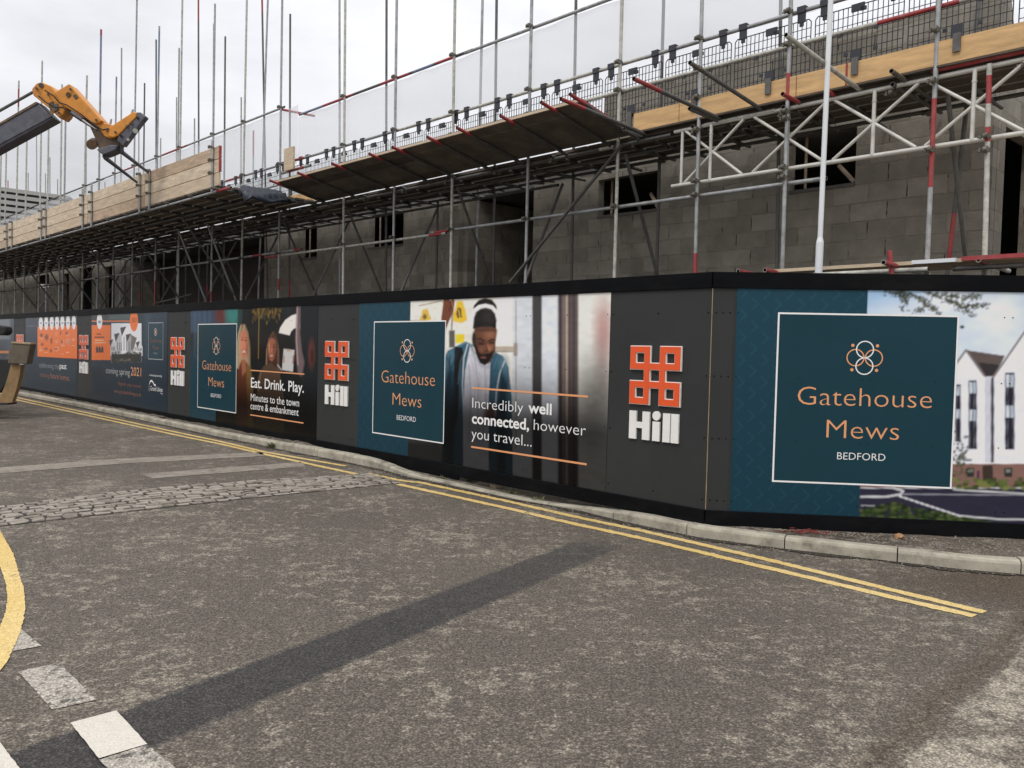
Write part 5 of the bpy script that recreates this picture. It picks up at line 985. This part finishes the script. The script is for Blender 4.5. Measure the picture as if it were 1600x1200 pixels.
# tarpaulin bundled at the bay's end
tb = MB(); ns, nv_ = 14, 8; tv = []
for i in range(ns):
    for j in range(nv_):
        s_ = B0 + 0.06 - i * 0.032; v_ = 0.35 + j * 0.13; tv.append(W(s_, v_, 4.70 + 0.05 * math.sin(i * 1.1 + j) - 0.28 * (i / ns) ** 2 + 0.10 * (j == 0) * -1.2))
tb.add(tv, [(i * nv_ + j, i * nv_ + j + 1, (i + 1) * nv_ + j + 1, (i + 1) * nv_ + j) for i in range(ns - 1) for j in range(nv_ - 1)], 'tarp', True)
to = tb.build('tarpaulin'); to.modifiers.new('thick', 'SOLIDIFY').thickness = 0.03; tag(to, 'navy tarpaulin slung at the near end of the timber fronted loading bay', 'tarpaulin')

# ---- white debris sheet behind the rails
def sheet(s0, s1, z0, z1, label):
    n, mrows = int((s1 - s0) / 0.12), 10; vs = []
    for i in range(n + 1):
        for j in range(mrows + 1):
            s_ = s0 + (s1 - s0) * i / n; t = j / mrows; vs.append(W(s_, VO + 0.035 + 0.022 * math.sin(s_ * 3.7 + t * 2) * (1 - t) + 0.012 * math.sin(s_ * 9.1), z0 + (z1 - z0) * t - (0.02 * abs(math.sin(s_ * 1.7)) if j == mrows else 0)))
    m1 = mrows + 1
    return tag(MB().add(vs, [(i * m1 + j, i * m1 + j + 1, (i + 1) * m1 + j + 1, (i + 1) * m1 + j) for i in range(n) for j in range(mrows)], 'sheet', True).build('debris_sheet'), label, 'debris sheet', 'white sheets tied along the scaffold')
sheet(-1.0, 11.65, 5.60, 6.53, 'white translucent sheet tied to the top rails above the dark fan')
sheet(11.66, 43, 5.55, 6.81, 'white translucent sheet tied to the top rails behind the loading bay')

# ---- mesh guards hung from the top rail
def mesh_guard():
    t = thing('mesh_guard', (0, 0, 0), 'black wire mesh guard panel hung from the top deck guard rail', 'mesh guard', 'black mesh guards hung along the top deck')
    L, zt, zb = 1.0, -0.12, -0.95; mb = MB(); ex = S * 1.0
    P = lambda a_, z_, d=0.0: S * a_ + Z * z_ + V * d
    wire = lambda p0, p1, w: mb.box((p0 + p1) / 2, (p1 - p0) / 2, V * w, (Z if abs((p1 - p0)[2]) < 0.01 else S) * w, 'mesh')
    for a_ in np.arange(0.02 + 0.0537, L - 0.03, 0.0537): wire(P(a_, zb), P(a_, zt), 0.0036)
    for z_ in np.arange(zb + 0.09, zt - 0.02, 0.092): wire(P(0.02, z_, 0.006), P(L - 0.02, z_, 0.006), 0.0030)
    ob = mb.build('mesh', t)
    mb = MB(); r = 0.006
    for p0, p1 in ((P(0.02, zb), P(0.02, zt - 0.03)), (P(L - 0.02, zb), P(L - 0.02, zt - 0.03)), (P(0.05, zt), P(L - 0.05, zt)), (P(0.02, zb), P(L - 0.02, zb)), (P(0.02, zt - 0.03), P(0.05, zt)), (P(L - 0.02, zt - 0.03), P(L - 0.05, zt))): mb.tube(p0, p1, r, 'mesh', n=6, hollow=False)
    mb.build('frame', t)
    for a_ in (0.13, L - 0.13):
        mb = MB(); mb.box(P(a_, -0.085, -0.012), S * 0.045, V * 0.012, Z * 0.055, 'clip'); mb.box(P(a_, -0.0, -0.03), S * 0.05, V * 0.006, Z * 0.035, 'clip'); mb.box(P(a_, 0.032, 0.0), S * 0.05, V * 0.034, Z * 0.006, 'clip'); mb.box(P(a_, -0.16, -0.008), S * 0.022, V * 0.01, Z * 0.022, 'clip'); mb.build('clip', t)
    mb = MB(); mb.box(P(0.5, -0.145, -0.008), S * 0.07, V * 0.01, Z * 0.04, 'clip'); mb.box(P(0.44, -0.17, -0.008), S * 0.03, V * 0.01, Z * 0.02, 'clip'); mb.build('clip', t)
    for a_, z_ in ((0.3, -0.62), (0.62, -0.62), (0.3, -0.4), (0.7, -0.4)): mb = MB(); mb.box(P(a_, z_, -0.005), S * 0.022, V * 0.008, Z * 0.018, 'clip'); mb.build('clip', t)
    mb = MB(); mb.box(P(0.5, -0.68, -0.03), S * 0.055, V * 0.008, Z * 0.08, 'clip'); mb.box(P(0.48, -0.79, -0.082), S * 0.036, V * 0.008, Z * 0.09, 'galv_dull'); mb.box(P(0.48, -0.71, -0.055), S * 0.036, V * 0.03, Z * 0.008, 'galv_dull'); mb.build('foot_bracket', t)
    return t
mg = mesh_guard(); first = True
for k in range(19):
    s_ = -2.86 + k * 1.012
    if k == 0: o = mg
    else:
        o = mg.copy(); COL.objects.link(o)
        for ch in mg.children: c = ch.copy(); COL.objects.link(c); c.parent = o
    o.location = tuple(W(s_, VO - 0.005, 5.62))

# ---- poles of the rear scaffold
rear = thing('rear_scaffold', W(20, 11, 0), 'thin distant scaffold poles rising behind the unfinished building', 'scaffold')
for xt, yt, xb, red in ((251, 216, 251, 0), (304, 185, 304, 0), (396, 204, 396, 1), (377, 152, 377, 0), (276, 152, 276, 0), (12.5, 282, 12.5, 1), (44, 270, 44, 0), (78, 246, 78, 0), (71, 271, 71, 0), (90, 280, 90, 0), (57, 198, 59, 0), (334, 37, 332, 0), (217, 180, 217, 0), (164, 285, 164, 1), (135, 145, 134, 0)):
    s1, z1 = hv((xt, yt), 11.0); s0, _ = hv((xb, 400), 11.0)
    MB().tube(W(s0, 11, 0), W(s1, 11, z1), 0.036, 'galv', [(1 - 1.2 / z1, 1, 'red')] if red else ()).build('standard', rear)

# ================================================================== WHITE POLE
w = 1.25; (sa, za), (sb, zb_) = hv((1279, 427), w), hv((1298, 0), w); kk = (sb - sa) / (zb_ - za); base_s = sa - kk * za
wp = thing('white_pole', W(base_s, w, 0), 'slim white painted pole rising behind the hoarding, thicker towards its base', 'pole')
zs = hv((1282, 374), w)[1]; PZ = lambda z_: W(base_s + kk * z_, w, z_)
MB().tube(PZ(0), PZ(zs - 0.03), 0.037, 'white_post', n=20, hollow=False).build('base_section', wp); MB().tube(PZ(zs - 0.03), PZ(zs + 0.02), 0.037, 'white_post', n=20, r1=0.0255, hollow=False).build('collar', wp); MB().tube(PZ(zs + 0.02), PZ(8.5), 0.0255, 'white_post', n=20, hollow=False).build('shaft', wp)

# ================================================================== TELEHANDLER
YB = 17.0
T = lambda x, y, d=0.0: hy((x, y), YB + d)
th = thing('telehandler', (T(-150, 640)[0], YB + 0.5, 0), 'yellow telehandler reaching in from the left with dark boom and lowered forks', 'telehandler')
def slabp(name, pts, d0, d1, m, bev=0.02):
    k = (YB + d0) / YB
    o = MB().prism([T(x, y) + np.array([0, d0, 0]) for x, y in pts], np.array([0, d1 - d0, 0]), m).build(name, th); bevel(o, bev, 2); return o
slabp('boom', [(57, 158), (84, 185), (0, 231), (-420, 462), (-450, 425), (0, 191)], 0.0, 0.32, 'dark_steel', 0.03)
slabp('boom_strip', [(57, 159), (60, 162), (0, 196), (-420, 430), (-420, 426), (0, 192)], -0.02, 0.0, 'grime', 0.004); slabp('boom_strip', [(78, 178), (82, 182), (0, 226), (-420, 458), (-420, 453), (0, 221)], -0.02, 0.0, 'dark_steel', 0.004)
o = MB().tube(T(-420, 408, 0.2), T(53, 143, 0.2), 0.03, 'galv_dull', hollow=False).build('hose', th)
slabp('boom_head', [(52, 140), (60, 131), (67.5, 129.5), (81, 135), (91, 145), (103, 152), (106, 170), (101, 180), (95, 186), (82, 173), (54, 150)], -0.06, 0.30, 'jcb')
slabp('gooseneck', [(88, 147), (112, 133), (164, 191), (155, 196), (146, 193), (108, 171), (100, 166)], -0.1, 0.22, 'jcb')
slabp('neck_underside', [(104, 171), (108, 171), (146, 193), (142, 198), (130, 192), (112, 180)], 0.0, 0.2, 'dark_steel')
MB().tube(T(107, 148, -0.13), T(107, 148, 0.5), 0.05, 'grime', n=14, hollow=False).build('pivot_pin', th); MB().tube(T(64, 133, -0.1), T(64, 133, 0.5), 0.045, 'dark_steel', n=12, hollow=False).build('pivot_pin', th)
slabp('headstock', [(139, 196), (148, 192), (156, 198), (166, 207), (185, 214), (188, 226), (176, 235), (164, 243), (154, 234), (150, 220)], 0.0, 0.22, 'grime')
slabp('headstock_plate', [(146, 193), (160, 191), (178, 196), (186, 208), (176, 218), (165, 214), (158, 204)], -0.05, 0.15, 'jcb')
MB().tube(T(143, 226, -0.08), T(147, 223, 0.25), 0.10, 'grime', n=16, hollow=False).build('roller', th); 
slabp('side_cheek', [(173, 208), (178, 201), (214, 177.5), (219, 180), (217.5, 187), (190, 215), (182, 218), (175, 216)], -0.16, -0.04, 'jcb')
slabp('carriage_plate', [(214, 178.5), (224, 178), (232.5, 185), (222, 198), (197, 231), (187, 222), (190, 215), (217.5, 187)], -0.14, 0.03, 'dark_steel')
for x, y, r in ((215, 184, 0.022), (189, 212, 0.022), (211.5, 204.5, 0.05), (200, 218, 0.03), (226, 188, 0.018)): MB().tube(T(x, y, -0.19), T(x, y, -0.12), r, 'galv_pale' if r > 0.024 else 'rubber', n=10, hollow=False).build('bolt', th)
slabp('lower_beam', [(154, 235), (176, 228), (188, 228), (184, 236), (170, 242), (164, 244)], -0.1, 0.2, 'dark_steel')
MB().tube(T(172, 196, 0.0), T(174, 186, 0.0), 0.02, 'galv', hollow=False).build('grease_pipe', th); MB().tube(T(204, 183, 0.0), T(208, 171, 0.0), 0.02, 'galv', hollow=False).build('grease_pipe', th)
for pts in ([(189, 231), (191, 238), (239, 275)], [(163, 243), (165, 247), (214, 285)]):
    mb = MB(); p0, p1 = T(*pts[0], 0.0), T(*pts[1], 0.05); p2 = hy(pts[2], YB + 1.2); mb.tube(p0, p1, 0.045, 'dark_steel', n=8, hollow=False); mb.tube(p1, p2, 0.045, 'dark_steel', n=8, r1=0.025, hollow=False); mb.build('fork', th)
MB().tube(T(112, 176, -0.14), T(128, 187, -0.14), 0.045, 'dark_steel', n=12, hollow=False).build('tilt_ram', th); MB().tube(T(128, 187, -0.14), T(150, 203, -0.14), 0.024, 'galv_pale', n=10, hollow=False).build('ram_rod', th)
for hp in ([(60, 150), (72, 160), (86, 168), (98, 168), (112, 178), (138, 196), (152, 204)], [(70, 141), (84, 150), (92, 160), (104, 164), (126, 178), (146, 194), (160, 203), (170, 201)]):
    hm = MB()
    for p0_, p1_ in zip(hp, hp[1:]): hm.tube(T(*p0_, -0.17), T(*p1_, -0.17), 0.014, 'rubber', n=6, hollow=False)
    hm.build('hose', th)
slabp('boom_plate', [(79, 163), (86, 160), (90, 175), (84, 183)], -0.09, -0.065, 'grime', 0.004); slabp('boom_plate', [(88, 166), (93, 163), (95, 172), (90, 176)], -0.09, -0.065, 'dark_steel', 0.004)
slabp('warning_plate', [(118, 152), (123, 149), (127, 155), (122, 158)], -0.112, -0.102, 'grime', 0.003)
for x, y in ((57, 138), (75, 147), (92, 176), (110, 139), (150, 187), (167, 203), (180, 206), (198, 197), (205, 192)): MB().tube(T(x, y, -0.2), T(x, y, -0.05), 0.022, 'dark_steel', n=8, hollow=False).build('bolt', th)
slabp('rear_bracket', [(-60, 556), (2, 562), (13, 575), (4, 600), (-8, 614), (-60, 614)], 0.14, 0.5, 'rubber', 0.02); slabp('side_mirror', [(-30, 505), (1, 510), (3, 518), (-2, 524), (-30, 522)], 0.14, 0.4, 'rubber', 0.03)  # dark machine parts at the edge: a bracket and a black mirror
# stabiliser leg and foot showing at the picture's edge, chassis and wheels beyond it
def curve_plate(pl, prr, d0, d1, m, name):
    n = len(pl); vs = [T(*q) + np.array([0, d0, 0]) for q in pl] + [T(*q) + np.array([0, d0, 0]) for q in prr] ; vb = [v_ + np.array([0, d1 - d0, 0]) for v_ in vs]
    f_ = []
    for i in range(n - 1): f_ += [(i, i + 1, n + i + 1, n + i), (2 * n + i, 2 * n + n + i, 2 * n + n + i + 1, 2 * n + i + 1), (i, 2 * n + i, 2 * n + i + 1, i + 1), (n + i, n + i + 1, 3 * n + i + 1, 3 * n + i)]
    f_ += [(0, n, 3 * n, 2 * n), (n - 1, 3 * n - 1, 4 * n - 1, 2 * n - 1)]
    o = MB().add(vs + vb, f_, m).build(name, th); return o
YBs = YB; 
slabp('stabiliser_block', [(23, 535.5), (52, 537.5), (46, 569), (16, 568), (18, 553)], -0.1, 0.12, 'mud_dark', 0.02)
slabp('stabiliser_lit_edge', [(22.5, 534), (52.5, 536), (52.5, 538.5), (22.5, 536.5)], -0.12, 0.13, 'offcut', 0.006)  # added pale strip: the block's lit top edge put into colour
curve_plate([(17, 569), (13, 585), (8, 602), (1, 618), (-12, 631)], [(33, 570), (30, 590), (26, 607), (21, 622), (18, 630)], 0.0, 0.12, 'mudsteel', 'stabiliser_leg')
slabp('stabiliser_foot', [(-40, 630), (18, 629), (17, 632), (-40, 634)], -0.10, 0.2, 'rubber', 0.005)
slabp('chassis', [(-330, 520), (-75, 562), (-75, 605), (-330, 605)], 0.15, 1.9, 'dark_steel', 0.05); slabp('engine_cover', [(-330, 480), (-120, 500), (-110, 570), (-330, 575)], 0.5, 2.0, 'jcb', 0.08)
slabp('cab', [(-300, 400), (-190, 400), (-160, 505), (-310, 505)], 0.9, 2.0, 'dark_steel', 0.06)
for cx in (-150, -320):
    for d in (-0.1, 1.7):
        c = T(cx, 600, 0.0); c[2] = 0.62 + float(road_h(c[0], c[1])); wl = MB().tube(c + np.array([0, d, 0]), c + np.array([0, d + 0.42, 0]), 0.6, 'rubber', n=28, hollow=False).build('wheel', th); MB().tube(c + np.array([0, d - 0.02, 0]), c + np.array([0, d + 0.44, 0]), 0.3, 'jcb', n=20, hollow=False).build('rim', wl)

# ================================================================== FAR LOUVRED BUILDING
fb = thing('louvred_building', W(60, -4, 0), 'distant pale building clad in horizontal louvres, behind the loading bay', 'building')
SFB = 60.0
v0_, zt0 = hs((-60, 283), SFB); v1_, zt1 = hs((107, 305), SFB); ztop_ = (zt0 + zt1) / 2
MB().hexa([W(SFB + 0.3, v0_, 0), W(SFB + 0.3, v1_, 0), W(SFB + 8, v1_, 0), W(SFB + 8, v0_, 0), W(SFB + 0.3, v0_, ztop_ - 0.05), W(SFB + 0.3, v1_, ztop_ - 0.05), W(SFB + 8, v1_, ztop_ - 0.05), W(SFB + 8, v0_, ztop_ - 0.05)], 'louvre_gap').build('wall', fb)
mb = MB(); z_ = 4.0
while z_ < ztop_: mb.hexa([W(SFB - 0.05, v0_, z_), W(SFB - 0.05, v1_, z_), W(SFB + 0.28, v1_, z_ + 0.1), W(SFB + 0.28, v0_, z_ + 0.1), W(SFB - 0.05, v0_, z_ + 0.26), W(SFB - 0.05, v1_, z_ + 0.26), W(SFB + 0.28, v1_, z_ + 0.30), W(SFB + 0.28, v0_, z_ + 0.30)], 'louvre'); z_ += 0.42
mb.build('louvre_cladding', fb)
v2_, zt2 = hs((124, 320), SFB)
mb = MB(); mb.prism([W(SFB - 0.2, v1_ + 0.02, 0), W(SFB - 0.2, v2_ + 1.2, 0), W(SFB - 0.2, v2_, zt2), W(SFB - 0.2, v1_ + 0.02, ztop_ - 0.1)], S * 8, 'roofgrey'); mb.build('side_wing', fb)

# ================================================================== SMALL THINGS ON THE GROUND
def weed(px, size, n, label, m2='leaf'):
    x, y = hg(px); z0 = float(road_h(x, y)) + 0.002; mb = MB()
    for i in range(n):
        a_ = random.uniform(0, 2 * math.pi); rr = random.uniform(0, size * 0.5); h = size * random.uniform(0.12, 0.62); c = np.array([x + rr * math.cos(a_), y + rr * 0.6 * math.sin(a_), z0])
        d = np.array([math.cos(a_), math.sin(a_), 0]) * random.uniform(0.2, 1.0) + Z * random.uniform(0.3, 1.1); d /= np.linalg.norm(d); side = np.cross(d, RNG.normal(0, 1, 3)); side /= np.linalg.norm(side); w_ = size * random.uniform(0.03, 0.07)
        tip = c + d * h; mid = c + d * h * 0.55; mb.add([c, mid + side * w_, tip, mid - side * w_], [(0, 1, 2, 3)], random.choice(['leaf', m2]))
    return tag(mb.build('weed_clump'), label, 'weed', 'weeds along the kerb')
weed((431, 700), 0.22, 190, 'green weed clump growing where the kerb breaks, left of the cobbles', 'leaf_dry')
weed((738, 752), 0.20, 70, 'small green weed under the skirt, below the headphones man', 'leaf_dry')
for i, (px_, sz) in enumerate((((800, 772), 0.13), ((690, 750), 0.12), ((840, 783), 0.12))): weed(px_, sz, 40, ('tiny dry weed under the skirt, right of the taller weed', 'tiny dry weed at the dropped kerb, left of the taller weed', 'last tiny dry weed before the timber packer under the skirt')[i], 'leaf_dry')
x, y = hg((920, 793)); bk = MB(); bk.box(np.array([x + 0.05, y + 0.1, 0.075]), RD * 0.10, RN * 0.05, Z * 0.032, 'offcut'); tag(bevel(bk.build('timber_packer')), 'small pale timber packer wedged under the hoarding skirt', 'timber block')
# scraps by the right-hand kerb
def rock(px, r, m, name, label, cat, zz=0.11):
    x, y = hg(px); bm = bmesh.new(); bmesh.ops.create_icosphere(bm, subdivisions=2, radius=r)
    for v_ in bm.verts: v_.co *= 1 + random.uniform(-0.28, 0.28); v_.co.z *= 0.7
    k = (1.72 - zz) / 1.72; me = bpy.data.meshes.new(name); bm.to_mesh(me); bm.free(); me.materials.append(M[m]); o = bpy.data.objects.new(name, me); o.location = (x * k, y * k, zz + r * 0.35); COL.objects.link(o); WORLD[o.name] = tuple(o.location); return tag(o, label, cat)
rock((1405, 841), 0.045, 'brick', 'broken_brick', 'orange lump of broken brick on the gritty verge near the right edge', 'brick')
mb = MB(); x, y = hg((1255, 833)); k = (1.72 - 0.11) / 1.72
for i in range(48):
    c = np.array([x * k + random.gauss(0, 0.12), y * k + random.gauss(0, 0.03), 0.118 + random.uniform(0, 0.02)]); a_ = random.uniform(0, math.pi); d = np.array([math.cos(a_), math.sin(a_) * 0.5, random.uniform(-0.2, 0.2)]) * random.uniform(0.015, 0.05); mb.tube(c - d, c + d, 0.0035, 'netting', n=5, hollow=False)
tag(mb.build('netting_scrap'), 'scrap of torn red netting lying on the verge below the teal poster', 'netting')
mb = MB(); sd_ = random.Random(5)
for i in range(650):
    xx = sd_.uniform(1180, 1700); ya = 824 + (xx - 1101) * 0.044; yb = float(np.interp(xx, [1218, 1358, 1507, 1600, 1700], [827, 843.5, 861, 868, 874])); yy = ya + (yb - ya) * sd_.uniform(-0.1, 0.96); k0 = (1.72 - 0.105) / 1.72
    p_ = hit((xx, yy), np.array([0, 0, 0.105]), Z); x, y = p_[0] / k0, p_[1] / k0; k = (1.72 - 0.105) / 1.72; c = np.array([x * k, y * k, 0.104 + sd_.uniform(0, 0.006)]); r = sd_.uniform(0.004, 0.014)
    mb.add([c + np.array(q) * r * sd_.uniform(0.7, 1.3) for q in ((1, 0, 0), (0, 1, 0), (-1, 0, 0), (0, -1, 0), (0, 0, 0.9), (0, 0, -0.5))], [(0, 1, 4), (1, 2, 4), (2, 3, 4), (3, 0, 4), (1, 0, 5), (2, 1, 5), (3, 2, 5), (0, 3, 5)], 'stone')
for i in range(900):
    d = sd_.uniform(0.4, 0.98) * kd[-1]; p_ = kpt(d); t_ = kpt(min(d + 0.1, kd[-1])) - p_; t_ = t_ / max(np.linalg.norm(t_), 1e-6); nn = np.array([-t_[1], t_[0]]); nn = nn if nn @ (O[:2] + np.array([0.5, 3.0]) - p_) > 0 else -nn
    q_ = p_ - nn * abs(sd_.gauss(0, 0.09)); c = np.array([q_[0], q_[1], float(road_h(*q_)) + 0.008]); r = sd_.uniform(0.003, 0.010)
    mb.add([c + np.array(k_) * r * sd_.uniform(0.7, 1.3) for k_ in ((1, 0, 0), (0, 1, 0), (-1, 0, 0), (0, -1, 0), (0, 0, 0.9), (0, 0, -0.5))], [(0, 1, 4), (1, 2, 4), (2, 3, 4), (3, 0, 4), (1, 0, 5), (2, 1, 5), (3, 2, 5), (0, 3, 5)], 'stone')
tag(mb.build('loose_gravel'), kind='stuff', label='loose grey gravel strewn over the verge and along the gutter')
